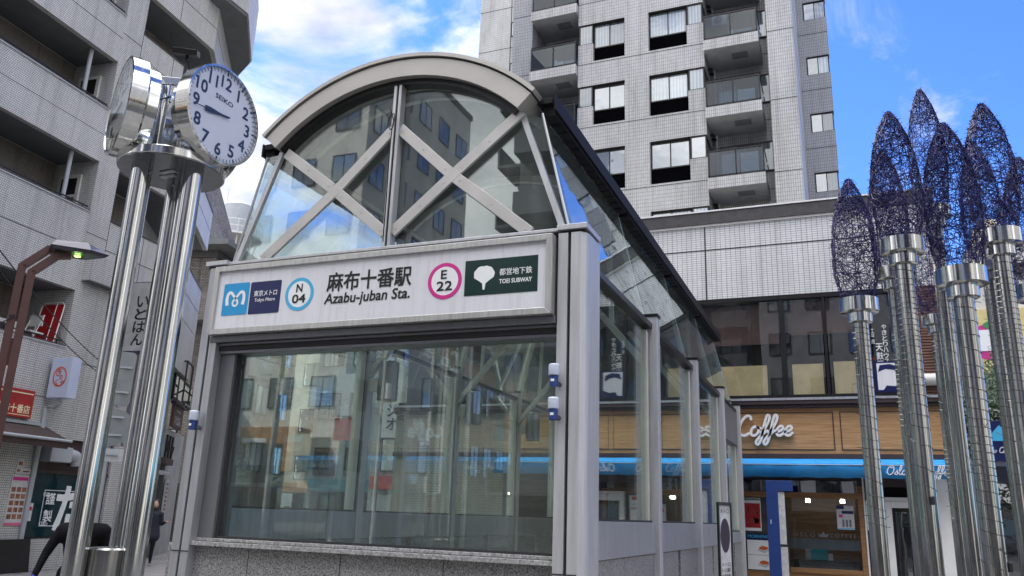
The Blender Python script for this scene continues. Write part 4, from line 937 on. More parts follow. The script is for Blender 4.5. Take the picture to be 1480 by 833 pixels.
# shop front: window in wooden frame, menu wall, door
B('shop_wall_dark', m_trim_brown, [(-7.5, 1.95, 18.0, 18.1, 2.4, 2.929), (.26, .60, 18.0, 18.1, 0, 2.4), (-7.5, -2.05, 18.0, 18.1, 0, .6)])
B('window_frame', m_wood_fr, [(-2.1, .24, 17.92, 18.06, 2.15, 2.26), (.14, .24, 17.92, 18.06, .0, 2.149), (-1.2, .139, 17.92, 18.06, .70, .80), (-5.0, -2.25, 17.92, 18.06, 2.15, 2.26), (-2.25, -2.1, 17.92, 18.06, 0, 2.26), (-5.1, -5.0, 17.92, 18.06, 0, 2.26)], pd, .006)
B('white_edge', m_white, [(.241, .27, 17.91, 18.06, 0, 2.75)])
B('lower_panel', m_wood_fr, [(-2.1, .139, 17.94, 18.06, 0, .699)]); B('lower_panel_groove', m_trim_brown, [(-1.15, -1.14, 17.93, 17.94, .1, .6), (-.75, -.74, 17.93, 17.94, .1, .6)] + [(a, a+.45, 17.93, 17.94, z, z+.012) for a in (-1.7, -1.15, -.6, -.1) for z in (.1, .6)])
B('window_pane', m_shop_glass, [(-1.2, .139, 17.98, 17.99, .801, 2.149)]); B('window_pane', m_shop_glass, [(-5.0, -2.25, 17.98, 17.99, .6, 2.149)])
B('transom_pane', m_win2, [(-2.1, .139, 17.98, 17.99, 2.261, 2.5)])
B('shop_interior', wood('interior_wood', (.16, .09, .045), (.26, .15, .08)), [(-5.5, 1.0, 20.4, 20.5, 0, 2.9), (-5.5, 1.0, 18.3, 20.39, 0, .02), (.3, .4, 18.3, 20.39, .02, 2.9)])
B('menu_board_wall', m_coping, [(-2.09, -1.201, 17.96, 18.0, .701, 2.149)])
B('counter', m_room, [(-1.15, .1, 18.3, 18.7, .02, .95)])
for x_ in (-.9, -.2, -3.4): B('fill_pendant', m_lit, [(x_, x_+.09, 19.3, 19.39, 2.1, 2.17)])  # small glowing blocks added to warm and brighten the shop interior
B('frosted_strip', m_alu_dk, [(-1.19, .13, 17.992, 17.996, 1.16, 1.36)])
mb = MB(); put_text(mb, 'O S L O', (-1.12, 17.974, 1.40), X, Z, .42, .075, .005); put_text(mb, 'C O F F E E', (-.42, 17.974, 1.40), X, Z, .48, .075, .005)
mb.prism([(-.62,1.40),(-.65,1.48),(-.59,1.44),(-.545,1.51),(-.5,1.44),(-.44,1.48),(-.47,1.40)][::-1], Y*17.974, X, Z, Y, .002); mb.build('window_lettering', m_alu_dk, pd)
B('door_frame', m_white, [(.62, .74, 17.90, 18.06, 0, 2.12), (.741, 1.50, 17.90, 18.06, 2.0, 2.12), (1.38, 1.50, 17.90, 18.06, 0, 1.999), (.62, 1.50, 17.92, 18.06, 2.121, 2.2), (1.501, 1.76, 17.86, 18.06, 0, 2.70)], pd, .005)
dr = B('door', m_frame_blk, [(.741, .80, 17.95, 18.0, 0, 1.999), (1.32, 1.379, 17.95, 18.0, 0, 1.999), (.801, 1.319, 17.95, 18.0, 1.93, 1.999)])
B('pane', m_win2, [(.801, 1.319, 17.97, 17.985, .05, 1.929)], dr); B('handle', m_alu_lt, [(1.29, 1.31, 17.90, 17.93, .9, 1.3)], dr)
B('dark_wall_end', m_navy, [(1.761, 2.05, 17.98, 18.3, .9, 2.93)]); B('red_wall_end', m_red, [(1.761, 2.05, 17.98, 18.3, 0, .899)])
B('ground_mass', m_room, [(.3, 2.05, 18.31, 27, 0, 4.1), (PX0, -7.51, 18.41, 27, 0, 8)])
# posters ---------------------------------------------------------------
def poster(name, label, x0, x1, y, z0, z1, cells, base=m_paper, cat='poster', loc=None, grp=None):
    t = thing(name, label, cat, (x0, y, z0), 0, grp)
    mb = MB(); mb.box(x0, x1, y, y+.006, z0, z1); mb.build('sheet', base, t)
    W, H = x1-x0, z1-z0
    for nm, mat, rects in cells:
        mb = MB()
        for r_ in rects: mb.prism(rrect(x0+W*r_[0], x0+W*r_[1], z0+H*r_[2], z0+H*r_[3], min(W, H)*.01), Y*(y-.003), X, Z, Y, .0025)
        mb.build(nm, mat, t)
    return t
t = poster('strawberry_poster', 'tall red poster with two food pictures above the morning menu', -2.06, -1.72, 17.94, 1.47, 2.08, [('food_picture', m_red, [(.05,.95,.1,.9)]), ('cream_shape', m_cream, [(.25,.8,.55,.75), (.2,.85,.25,.42)])], m_white_ink)
mb = MB(); mb.lathe([(0, 0), (.09, .001)], 16, (-1.88, 17.933, 1.86), X, Z, -Y); mb.lathe([(0, 0), (.07, .001)], 16, (-1.92, 17.933, 1.66), X, Z, -Y); mb.build('berries', m_redsign, t)
mb = MB(); put_text(mb, 'CHRISTMAS', (-2.05, 17.934, 2.095), X, Z, .33, .035, .01); mb.build('poster_title', m_white_ink, t)
t = poster('morning_menu', 'menu poster headed MORNING with pictures of sandwiches', -2.02, -1.56, 17.94, .72, 1.42, [('header', m_navy, [(0,1,.82,1)]), ('rule', m_alu_dk, [(0,1,.40,.41)])], m_white_ink)
mb = MB(); put_text(mb, 'MORNING', (-2.0, 17.932, 1.335), X, Z, .42, .06, .015); mb.build('menu_title', m_ringblue, t)
for zc in (1.14, .86):
    mb = MB(); mb.lathe([(0, 0), (.09, .001)], 20, (-1.70, 17.934, zc), X, Z*.4, -Y); mb.build('sandwich_picture', m_orange, t)
    mb = MB(); mb.prism([(-1.83,zc-.05),(-1.68,zc-.1),(-1.57,zc-.03),(-1.72,zc+.06)], Y*17.936, X, Z, Y, .001); mb.build('napkin', m_paper, t)
t = poster('notice_sheet', 'white printed notice with photos inside the cafe window', -.27, .05, 17.965, 1.56, 2.02, [('photo', m_navy, [(.0,.45,.85,1), (.3,.98,.66,.78)]), ('red_dot', m_magenta, [(.12,.35,.5,.62)]), ('table_text', m_alu_dk, [(.3,.42,.1,.42), (.5,.62,.1,.42), (.7,.82,.1,.42)]), ('blue_rule', m_ringblue, [(0,1,.02,.06)])], m_paper)
t = poster('recruit_poster', 'narrow white poster with orange roundel beside the white door frame', .28, .52, 17.965, 1.48, 2.12, [('blue_base', m_navy, [(0,1,0,.13)]), ('orange_roundel', m_orange, [(.2,.8,.85,.97)])], m_white_ink)
mb = MB(); put_text(mb, 'パート', (.31, 17.96, 1.90), X, Z, .17, .05, .01); mb.build('black_text', m_ink, t)
mb = MB(); put_text(mb, '大募集', (.31, 17.96, 1.82), X, Z, .18, .055, .01); mb.build('red_text', m_red, t)
t = thing('restaurant_plate', 'white vertical name plate on the dark wall right of the white door', 'sign', (1.85, 17.9, .9))
mb = MB(); mb.box(1.80, 2.0, 17.93, 17.97, .95, 1.45); mb.build('plate', m_paper, t); mb = MB(); put_vtext(mb, '五右衛門', (1.86, 17.927, 1.32), X, Z, .08, .34, .01); mb.build('lettering', m_navy, t)
t = thing('cafe_box', 'small turquoise box with white cards on the cafe window counter', 'box', (-.75, 18.4, .95))
mb = MB(); mb.box(-.80, -.50, 18.33, 18.5, .95, 1.2); mb.build('turquoise_box', plain('turquoise', (.03, .42, .5), .5), t); mb = MB(); mb.box(-.92, -.81, 18.3, 18.34, .95, 1.17); mb.build('card', m_paper, t); mb = MB(); mb.box(-.49, -.40, 18.3, 18.36, .95, 1.08); mb.build('small_bottle', m_paper, t)
# blade sign of the cafe
t = thing('blade_sign', 'navy projecting sign with light blue crown at the far corner of the cafe', 'sign', (2.9, 20, 2.9))
mb = MB(); mb.box(2.45, 3.25, 18.6, 18.7, 2.95, 3.75); mb.build('sign_box', m_navy, t, .006); mb = MB(); mb.box(2.06, 2.45, 18.62, 18.68, 3.2, 3.26); mb.box(2.06, 2.45, 18.62, 18.68, 3.5, 3.56); mb.build('arm', m_black, t)
mb = MB(); mb.prism([(2.58,3.35),(2.52,3.58),(2.68,3.48),(2.84,3.66),(3.0,3.48),(3.16,3.58),(3.10,3.35)][::-1], Y*18.596, X, Z, Y, .003); mb.build('crown_mark', m_ringblue, t)
mb = MB(); cursive(mb, 'Oslo Coffee', (2.52, 18.594, 3.12), X, Z, .05, .22, .003); mb.build('lettering', m_white_ink, t)
# blue wrapped pillar and black framed stand poster
t = thing('blue_pillar', 'blue wrapped pillar with a short top arm and paper notices on its side', 'pillar', (-1.5, 17, 0))
mb = MB(); mb.prism([(-1.52,0),(-1.30,0),(-1.30,2.24),(-1.02,2.24),(-1.02,2.44),(-1.52,2.44)], Y*17.0, X, Z, Y, .16); mb.build('pillar_body', m_bluebox, t, .006)
mb = MB(); mb.box(-1.298, -1.18, 17.03, 17.05, 1.25, 2.23); mb.box(-1.298, -1.17, 17.05, 17.07, .2, 1.2); mb.build('paper_notice', m_paper, t)
mb = MB(); mb.box(-1.46, -1.44, 16.995, 16.999, 1.62, 1.70); mb.build('tape', m_paper, t)
t = thing('framed_stand_poster', 'black framed poster stand with dark round picture outside the entrance side', 'poster stand', (-1.62, 11.2, 0))
t.location = (-1.52, 11.0, 0); FR[t.name] = Matrix.Translation((-1.52, 11.0, 0))
LOCAL[0] = True
mb = MB(); mb.box(-.145, -.12, -.03, .0, .0, 1.86); mb.box(.12, .145, -.03, .0, .0, 1.86); mb.box(-.12, .12, -.03, .0, 1.82, 1.86); mb.box(-.12, .12, -.03, .0, .2, .24); fo = mb.build('stand_frame', m_black, t, .003)
mb = MB(); mb.box(-.12, .12, -.015, -.005, .24, 1.82); sh = mb.build('sheet', m_paper, t)
mb = MB(); mb.lathe([(0, 0), (.1, .001)], 24, (0, -.016, 1.45), X, Z*2.1, -Y); mb.build('round_picture', plain('plum', (.03, .012, .03), .5), sh)
mb = MB()
for i in range(4): put_text(mb, 'メトロ駅案内'[i:i+3], (-.09, -.0165, 1.08-.07*i), X, Z, .18, .045, .01)
put_text(mb, 'メトロ', (-.09, -.0165, 1.72), X, Z, .18, .06, .01); mb.build('lettering', m_ink, sh)
LOCAL[0] = False
t.rotation_euler = (0, 0, R(62))

# =================================================================== LEFT APARTMENT BUILDING (local x = outwards, y = along the front)
LO = Vector((-17.6, 14, 0))
lb = thing('corner_apartment_block', 'grey mosaic tiled apartment block with long balconies and shops below', 'apartment building', LO, R(6))
LOCAL[0] = True
def L(n, m, bs, par=lb, bev=0): return bxs(n, m, bs, par, bev)
YA = -16
L('wall', m_left, [(-12, -1.4, YA, 3.3, 3.03, 31)]); L('pier', m_left, [(-1.39, 0, -.1, .62, 3.03, 31)]); L('wall_panel', m_left, [(-1.39, 0, YA, -.101, 24.7, 31), (-1.39, 0, .621, 3.3, 24.2, 31)])  # unseen top of the block raised to keep sun off the lamp poles
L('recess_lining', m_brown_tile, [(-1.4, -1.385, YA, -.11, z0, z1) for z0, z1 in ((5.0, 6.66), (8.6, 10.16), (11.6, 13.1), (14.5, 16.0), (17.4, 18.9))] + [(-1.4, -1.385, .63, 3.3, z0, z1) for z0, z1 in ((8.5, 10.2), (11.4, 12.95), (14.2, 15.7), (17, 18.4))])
P1 = [(3.03, 5.22), (6.66, 8.76), (10.16, 11.66), (13.10, 14.53), (16.0, 17.4), (18.9, 20.3), (21.8, 23.2)]
for k, (a, b) in enumerate(P1):
    p = L('balcony_parapet', m_left, [(-.15, .0, YA, -.101, a, b)])
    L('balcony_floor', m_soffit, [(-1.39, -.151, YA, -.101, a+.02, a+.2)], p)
    L('coping', m_coping, [(-.17, .02, YA, -.101, b+.001, b+.035)], p); L('coping_edge', m_pipe, [(.021, .03, YA, -.101, b-.03, b)], p)
    L('joint', m_joint, [(0, .004, YA, -.101, (a+b)/2+(.0 if k else -.2), (a+b)/2+(.015 if k else -.185))], p)
    L('hand_rail', m_black, [(-.1, -.07, YA, -.12, b+.12, b+.15)] + [(-.095, -.075, y_, y_+.02, b+.035, b+.12) for y_ in [-.3-1.5*i for i in range(8)]], p)
    if 0 < k < 5 :
        mb = MB(); mb.tube([(-.28, -.75, b-.1), (-.28, -.75, P1[k+1][0]+.05)], .055, 10); mb.build('drain_pipe', m_pipe, lb, 0, True)
        o = L('end_window', m_offwhite, [(-1.15, -.45, -.16, -.105, b-.25, b+1.05)]); L('pane', m_black, [(-1.05, -.55, -.17, -.161, b+.5, b+.95)], o); L('pane', m_pane, [(-1.05, -.55, -.17, -.161, b-.1, b+.42)], o)
# second, farther stack of balconies running to the corner, where the front turns
ca, sa = math.cos(R(29)), math.sin(R(29))
def turn(x, s):     # point on the turned front: x outwards from it, s along it from the corner
    return (x*ca - s*sa, 3.55 + x*sa + s*ca)
P2 = [(7.15, 8.72), (10.22, 11.62), (12.95, 14.4), (15.70, 17.22), (18.5, 20.0), (21.3, 22.8)]
for k, (a, b) in enumerate(P2):
    lx = [0, 0, 0, 0, 0, 0][k]
    poly = [(0, .63), (.0, 3.55), turn(0, 4.2), turn(-.15, 4.2), turn(-.15, .0), (-.15, 3.5), (-.15, .63)]
    mb = MB(); mb.prism(poly, (0, 0, a), X, Y, Z, b-a); p = mb.build('corner_parapet', m_left, lb)
    poly = [(-.16, .63), (-.16, 3.5), turn(-.16, .05), turn(-.16, 4.2), turn(-1.6, 4.2), (-1.39, 2.5), (-1.39, .63)]
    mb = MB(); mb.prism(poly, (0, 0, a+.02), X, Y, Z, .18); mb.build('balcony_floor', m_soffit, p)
    L('joint', m_joint, [(0, .004, .63, 3.55, (a+b)/2, (a+b)/2+.015), (0, .004, 1.9, 1.915, a, b)], p)
    L('coping', m_coping, [(-.17, .02, .625, 3.5, b+.001, b+.04)], p)
    mb = MB(); mb.prism([turn(.02, 0), turn(.02, 4.2), turn(-.17, 4.2), turn(-.17, 0)], (0, 0, b+.001), X, Y, Z, .039); mb.build('coping', m_coping, p)
    mb = MB(); mb.prism([turn(.001, 0), turn(.001, 4.2), turn(.005, 4.2), turn(.005, 0)][::-1], (0, 0, (a+b)/2), X, Y, Z, .015); mb.build('joint', m_joint, p)
mb = MB(); mb.prism([(-1.4, 3.0), turn(-1.5, .3), turn(-1.5, 4.1), turn(-9, 4.1), (-9, 3.0)], (0, 0, 3.03), X, Y, Z, 28); mb.build('turned_wall', m_left, lb)
mb = MB(); mb.prism([(0.0, 2.3), (.0, 3.55), turn(0, 4.2), turn(-1.5, 4.2), (-1.39, 2.3)], (0, 0, 5.62), X, Y, Z, 1.5); mb.build('turned_band', m_left, lb)
mb = MB(); mb.prism([(0.55, 2.9), (.7, 4.1), turn(.75, 3.2), turn(-.2, 5.2), (-.6, 2.9)], (0, 0, 17.3), X, Y, Z, 2.2); mb.build('top_bay', m_left, lb)
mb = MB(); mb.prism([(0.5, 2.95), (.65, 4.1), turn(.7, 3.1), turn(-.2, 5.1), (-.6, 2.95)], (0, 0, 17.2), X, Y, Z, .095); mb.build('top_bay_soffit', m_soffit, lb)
L('wall_box', m_left, [(.005, .28, .02, 1.15, 6.95, 7.62)]); L('wall_box_soffit', m_soffit, [(.03, .26, .04, 1.13, 6.93, 6.949)])
L('lower_wall', m_left, [(-1.39, .0, .63, 2.29, 3.03, 7.14), (-1.39, -.02, -.1+.73, 2.29, 0, .0)][:1])
L('joint', m_joint, [(0, .004, .63, 2.3, 4.9, 4.915), (0, .004, -.1, .62, 4.9, 4.915), (0, .004, -.1, .62, 8.2, 8.215), (0, .004, -.1, .62, 11.1, 11.115), (0, .004, -.1, .62, 14.0, 14.015), (0, .004, .61, .624, 7.7, 22)])
# ground floor: shop window, lintel, tiled base
L('shop_base', m_left, [(-.2, -.02, YA, -.28, 0, 3.029), (-.2, -.02, -.279, 2.25, 0, .70), (-.2, -.02, 2.10, 2.6, .701, 3.029)])
L('shop_lintel', m_trim_brown, [(-.35, -.10, -.279, 2.099, 2.28, 3.029), (-.3, -.06, -.279, 2.099, 2.20, 2.275)])
o = L('shop_window', m_frame_blk, [(-.2, -.10, -.279, -.23, .70, 2.199), (-.2, -.10, 2.05, 2.099, .70, 2.199), (-.2, -.1, -.229, 2.049, .701, .74)])
L('pane', pane_mat('teal_pane', (.004, .03, .04), .06), [(-.16, -.14, -.229, 2.049, .741, 2.199)], o)
# calligraphy panel on the window
mb = MB()
for a in ((.24, 1.86, .98, .995), (.24, 1.86, 1.80, 1.815)): mb.box(-.138, -.134, a[0], a[1], a[2], a[3])
for y_ in (.24, 1.845): mb.box(-.138, -.134, y_, y_+.015, .98, 1.815)
UU = Vector((0, 1, 0))
put_text(mb, '謹', (-.133, .32, 1.48), UU, Z, .26, .27, .02); put_text(mb, '製', (-.133, .32, 1.08), UU, Z, .26, .27, .02); put_text(mb, 'た', (-.133, .66, .90), UU, Z, .80, 1.0, .06)
for k, (cy_, cz_2) in enumerate(((1.72, 1.7), (1.72, 1.1), (.32, 1.72), (.36, 1.05))):
    for q in range(3): ribbon(mb, [(.02*math.cos(i*.8)*(1+i*.28)+q*.06-.06, .018*math.sin(i*.8)*(1+i*.3)) for i in range(9)], .012, (-.1335, cy_, cz_2), UU, Z, .002, 3)
mb.build('window_calligraphy', m_white_ink, o)
# turned ground floor with doorway
mb = MB(); mb.prism([(-.2, 2.6), turn(-.25, .2), turn(-.25, 6.5), turn(-1, 6.5), (-1.2, 2.6)], (0, 0, 0), X, Y, Z, 3.9); mb.build('side_wall', plain('plaster', (.30, .31, .32), .7, var=.12, scale=2), lb)
def T(n, m, s0, s1, z0, z1, x0=-.24, x1=-.2, par=lb):
    mb = MB(); mb.prism([turn(x1, s0), turn(x1, s1), turn(x0, s1), turn(x0, s0)], (0, 0, z0), X, Y, Z, z1-z0); return mb.build(n, m, par)
T('doorway', m_black, 2.2, 3.4, 0.02, 2.75); T('door_canopy', m_trim_brown, 2.1, 3.5, 2.76, 2.95, -.24, -.0)
mb = MB(); a = turn(-.1, 2.2); b = turn(-.1, 3.4); mb.tube([(a[0], a[1], 2.5), (b[0], b[1], 2.5)], .07, 10); mb.build('door_blind_roll', m_pipe, lb, 0, True)
T('upper_window', m_frame_blk, 2.4, 5.8, 4.75, 5.58, -.24, -.10); o = T('upper_pane', m_pane_sky, 2.5, 4.0, 4.85, 5.5, -.10, -.09); T('upper_pane', m_pane, 4.1, 5.7, 4.85, 5.5, -.10, -.09)
mb = MB(); ud = Vector((-sa, ca, 0))
for i, y0 in enumerate((.45, .75, 1.05)):
    q = turn(-.19, 3.0+i*.5); mb.beam((q[0], q[1], 2.95), (q[0], q[1], 3.7), .05, .05, (1, 0, 0)); q2 = turn(-.19, 3.35+i*.5); mb.beam((q[0], q[1], 3.6-.3*i), (q2[0], q2[1], 3.2+.1*i), .04, .04, (1, 0, 0))
mb.build('metal_letters', m_ink, lb)
# balcony clutter
LOCAL[0] = True
def lt(name, label, cat, x, y, z, grp=None):
    w_ = FR['corner_apartment_block'] @ Vector((x, y, z)); return thing(name, label, cat, w_, R(6), grp)
t = lt('folding_table', 'red folding table with white tube frame standing on the second floor balcony', 'table', -.5, -.3, 5.0)
mb = MB(); mb.M = Matrix.Rotation(R(-8), 4, 'X'); mb.box(-.35, .3, -.02, .02, .12, 1.30); mb.build('table_top', m_red, t, .01)
mb = MB(); mb.M = Matrix.Rotation(R(-8), 4, 'X'); mb.tube([(-.37,-.04,.02),(-.37,-.04,1.25),(-.30,-.04,1.33),(.26,-.04,1.33),(.33,-.04,1.25),(.33,-.04,.02)], .016, 6); mb.tube([(.1,-.05,.0),(.1,-.05,1.33)], .012, 6); mb.build('tube_frame', m_white, t)
t = lt('folding_chair', 'pale folding chair in front of the red table on the balcony', 'chair', -.45, -.75, 5.0)
mb = MB(); mb.box(-.2, .2, -.2, .2, .42, .46); mb.build('seat', m_offwhite, t)
for a in (-.18, .18): 
    mb = MB(); mb.tube([(a, -.18, 0), (a, .15, .9)], .014, 6); mb.build('leg', m_offwhite, t); mb = MB(); mb.tube([(a, .2, 0), (a, -.16, .46)], .014, 6); mb.build('leg', m_offwhite, t)
mb = MB(); mb.box(-.2, .2, .1, .13, .62, .88); mb.build('backrest', m_offwhite, t)
t = lt('air_conditioner', 'small outdoor air conditioner unit on the lowest balcony of the mosaic block', 'air conditioner', -.5, -1.9, 5.0)
mb = MB(); mb.box(-.15, .15, 0, .75, .05, .58); o = mb.build('casing', m_ac, t, .01); mb = MB(); mb.lathe([(.2, 0), (.2, .01)], 20, (.151, .28, .3), Y, Z, X); mb.build('fan_grille', m_bronze, o)
LOCAL[0] = True
# blade sign, lollipop lamp sign, red shop sign, awning, duct and pipes
t = lt('vertical_shop_sign', 'tall grey and navy projecting sign with brushed black characters', 'sign', .05, 1.5, 5.4)
mb = MB(); mb.prism([(.10,.08),(.18,0),(1.16,0),(1.24,.08),(1.24,1.82),(1.16,1.90),(.18,1.90),(.10,1.82)], (0, .3, 0), X, Z, Y, -.001); mb.v = [Vector((v.x, .0 if i < 8 else .42, v.z)) for i, v in enumerate(mb.v)]
mb.build('sign_box', m_navy, t)
mb = MB(); mb.prism([(.12,.09),(.19,.02),(1.15,.02),(1.22,.09),(1.22,1.81),(1.15,1.88),(.19,1.88),(.12,1.81)], (0, -.008, 0), X, Z, Y, .006); fc = mb.build('sign_face', plain('old_acrylic', (.36, .37, .37), .6, var=.12), t)
mb = MB(); put_vtext(mb, 'いとはん', (.45, -.010, 1.50), X, Z, .36, 1.38, .04); put_vtext(mb, 'お向ひ処・さとう・鉄板焼', (.98, -.010, 1.80), X, Z, .12, 1.3, .02); mb.build('lettering', m_ink, fc)
mb = MB(); mb.box(-.04, .10, .1, .16, .3, .36); mb.box(-.04, .10, .1, .16, 1.5, 1.56); mb.build('arm', m_black, t)
t = lt('lamp_sign', 'pale blue box sign with orange ring and brushed characters on a pipe bracket', 'sign', .0, -.35, 3.8)
mb = MB(); mb.box(.12, .72, -.14, .14, .10, 1.06); mb.build('sign_box', plain('lamp_box', (.48, .54, .70), .35, var=.03), t, .012)
mb = MB(); c = [(.20*math.cos(R(i*10)), .24*math.sin(R(i*10))) for i in range(37)]; mb.strip(c, [(p[0]*.84, p[1]*.84) for p in c], (.42, -.146, .6), X, Z, Y, .003)
put_text(mb, 'き', (.30, -.146, .62), X, Z, .15, .17, .03); put_text(mb, 'の', (.42, -.146, .53), X, Z, .10, .11, .03); put_text(mb, 'く', (.32, -.146, .40), X, Z, .08, .15, .03); put_text(mb, 'や', (.46, -.146, .38), X, Z, .13, .14, .03)
mb.build('orange_mark', m_orange, t)
mb = MB(); mb.tube([(.4, 0, .10), (.4, .0, -.02), (.25, 0, -.1), (.05, 0, -.1), (.02, 0, -3.75)], .06, 10); mb.build('pipe_bracket', m_pipe, t, 0, True)
mb = MB(); mb.box(-.05, .12, .0, .1, .4, .95); mb.build('side_box', m_pipe, t)
t = lt('red_shop_sign', 'red wall sign with yellow characters above the brown awning', 'sign', 0, -1.5, 3.35)
mb = MB(); mb.box(.0, .10, -1.6, .72, .02, .66); mb.build('sign_board', m_redsign, t, .005)
mb = MB(); UY = Vector((0, 1, 0)); put_text(mb, '麻布十番店', (.103, -.25, .12), UY, Z, .90, .19, .03); mb.box(.1005, .103, -1.55, .68, .56, .585); mb.box(.1005, .103, -1.55, .68, .07, .085); mb.build('lettering', m_cream, t)
t = lt('brown_awning', 'dark brown roller awning with pale front bar under the red sign', 'awning', 0, -1.4, 2.9)
mb = MB(); mb.add([(0,-2,.35),(0,1.2,.35),(.75,1.2,.03),(.75,-2,.03),(0,-2,.32),(0,1.2,.32),(.75,1.2,0),(.75,-2,0)], [(0,1,2,3)[::-1],(4,5,6,7),(0,4,7,3),(1,2,6,5),(2,3,7,6),(0,1,5,4)]); mb.build('fabric', plain('brown_fabric', (.05, .032, .03), .8), t)
mb = MB(); mb.tube([(.77, -2, .02), (.77, 1.25, .02)], .035, 10); mb.build('front_bar', m_pipe, t, 0, True); mb = MB(); mb.add([(.74,-2,-.02),(.74,1.2,-.02),(.74,1.2,-.16),(.74,-2,-.16)], [(0,1,2,3)]); mb.build('fringe', plain('brown_fringe', (.05, .032, .03), .8), t)
mb = MB(); mb.box(-.02, .05, -2, 1.22, .351, .42); mb.build('cassette', m_pipe, t)
t = lt('vent_duct', 'silver elbow vent duct over the dark shop window', 'duct', 0, .1, 2.6)
mb = MB(); mb.box(-.12, .22, -.22, .42, -.14, .22); mb.build('duct_box', m_pipe, t, .02); mb = MB(); mb.tube(catmull([(.05, .42, .05), (.05, .62, .04), (.05, .74, -.04), (.05, .78, -.18)], 4), .15, 16); mb.build('duct_elbow', m_pipe, t, 0, True)
def lposter(nm, label, y0, y1, z0, z1, cells, base=m_paper, x=.0, cat='poster', grp=None):
    t = lt(nm, label, cat, x, y0, z0, grp); W, H = y1-y0, z1-z0
    mb = MB(); mb.box(-.02, .0, 0, W, 0, H); mb.build('sheet', base, t)
    for n_, mt, rs in cells:
        mb = MB()
        for r_ in rs: mb.box(.0005, .004, W*r_[0], W*r_[1], H*r_[2], H*r_[3])
        mb.build(n_, mt, t)
    return t
m_dish = plain('dish_brown', (.25, .10, .05), .6, var=.6, scale=9)
cells = [('dish_pictures', m_dish, [(.08+.31*c, .32+.31*c, .13+.135*r_, .225+.135*r_) for c in range(3) for r_ in range(5)]), ('pink_header', m_magenta, [(.05,.95,.90,.97)]), ('pink_footer', plain('pink', (.6,.15,.25),.6), [(0,1,0,.06)])]
lposter('menu_poster', 'tall menu poster with rows of dish photos on the mosaic wall by the pipe', -.86, -.40, 1.0, 2.1, cells)
lposter('small_notice', 'small white notice just above the tall dish menu', -.80, -.62, 2.28, 2.45, [('print', m_dish, [(.2,.8,.25,.75)])])
lposter('small_notice', 'wide pink and white notice between the small notice and the dish menu', -.82, -.40, 2.14, 2.26, [('print', m_dish, [(.1,.3,.3,.8),(.5,.9,.3,.6)])])
lposter('small_notice', 'little pink notice stuck beside the pipe at the window edge', -.27, -.15, 1.1, 1.5, [('print', m_red, [(.2,.8,.6,.8)])])
t = lt('black_board', 'black folding board leaning at the wall under the menu posters', 'board', .25, -.9, 0)
mb = MB(); mb.M = Matrix.Rotation(R(-8), 4, 'Y'); mb.box(-.03, .02, -.6, .7, 0, .72); mb.build('board', m_black, t, .01); mb = MB(); mb.box(-.3, .0, -.5, -.46, 0, .05); mb.build('foot', m_black, t)
LOCAL[0] = False
# signs on the turned part
def tt(name, label, cat, s, z):
    p = turn(-.2, s); w_ = FR['corner_apartment_block'] @ Vector((p[0], p[1], z)); return thing(name, label, cat, w_, R(35))
LOCAL[0] = True
t = tt('brown_fascia_sign', 'small brown sign with white characters over the side entrance', 'sign', 3.0, 3.95)
mb = MB(); mb.box(0, .1, 0, 1.7, .02, .72); mb.build('sign_board', plain('brown_sign', (.06, .03, .022), .6), t, .005); mb = MB(); put_text(mb, 'いとはん', (.103, .25, .12), UY, Z, 1.1, .28, .03); put_text(mb, 'お向ひ処', (.103, .45, .50), UY, Z, .7, .1, .01); mb.build('lettering', m_paper, t)
mb = MB(); mb.box(-.04, .16, -.05, 1.75, .73, .80); mb.build('sign_hood', m_trim_brown, t)
t = tt('wall_notice_board', 'tall pale notice board beside the dark doorway', 'notice board', 3.7, 1.0)
mb = MB(); mb.box(0, .05, 0, .55, 0, 1.35); mb.build('board', m_pipe, t, .005); mb = MB()
for i in range(9): mb.box(.051, .053, .08, .45, .12+.13*i, .19+.13*i)
mb.build('print', m_dish, t)
t = tt('scaffold_frame', 'dark metal frame with hung lamps over the side entrance', 'frame', 2.9, 4.75)
mb = MB()
for a, b in (((.3,0,0),(.3,0,1.3)),((.3,1.2,0),(.3,1.2,1.3)),((.3,0,1.3),(.3,1.2,1.3)),((0,0,1.3),(.3,0,1.3)),((.3,0,.6),(.3,1.2,.6)),((0,1.2,.6),(.6,1.2,.2)),((.3,0,0),(.3,1.2,0))): mb.beam(a, b, .05, .05, (.1, .2, 1) if a[2] == b[2] else (1, 0, 0))
mb.build('bars', m_black, t); mb = MB()
for y_ in (.1, .6, 1.1): mb.lathe([(.03, .08), (.10, 0), (.09, -.005)], 12, (.4, y_, -.12))
mb.build('spot_lamps', m_black, t)
LOCAL[0] = False
# low railing wires running from the lamp post
t = thing('overhead_cable', 'two thin dark cables sagging past the brown lamp to the mosaic wall', 'cable', (-9, 6, 5))
mb = MB(); e1 = FR['corner_apartment_block'] @ Vector((.02, 1.9, 4.8)); s1_ = Vector((-10.5, 5.4, 6.2))
for dz in (0, -.28): mb.tube([s1_.lerp(e1, i/14) + Z*(dz - .35*4*(i/14)*(1-i/14)) for i in range(15)], .011, 4)
mb.build('cables', m_wire_blk, t)

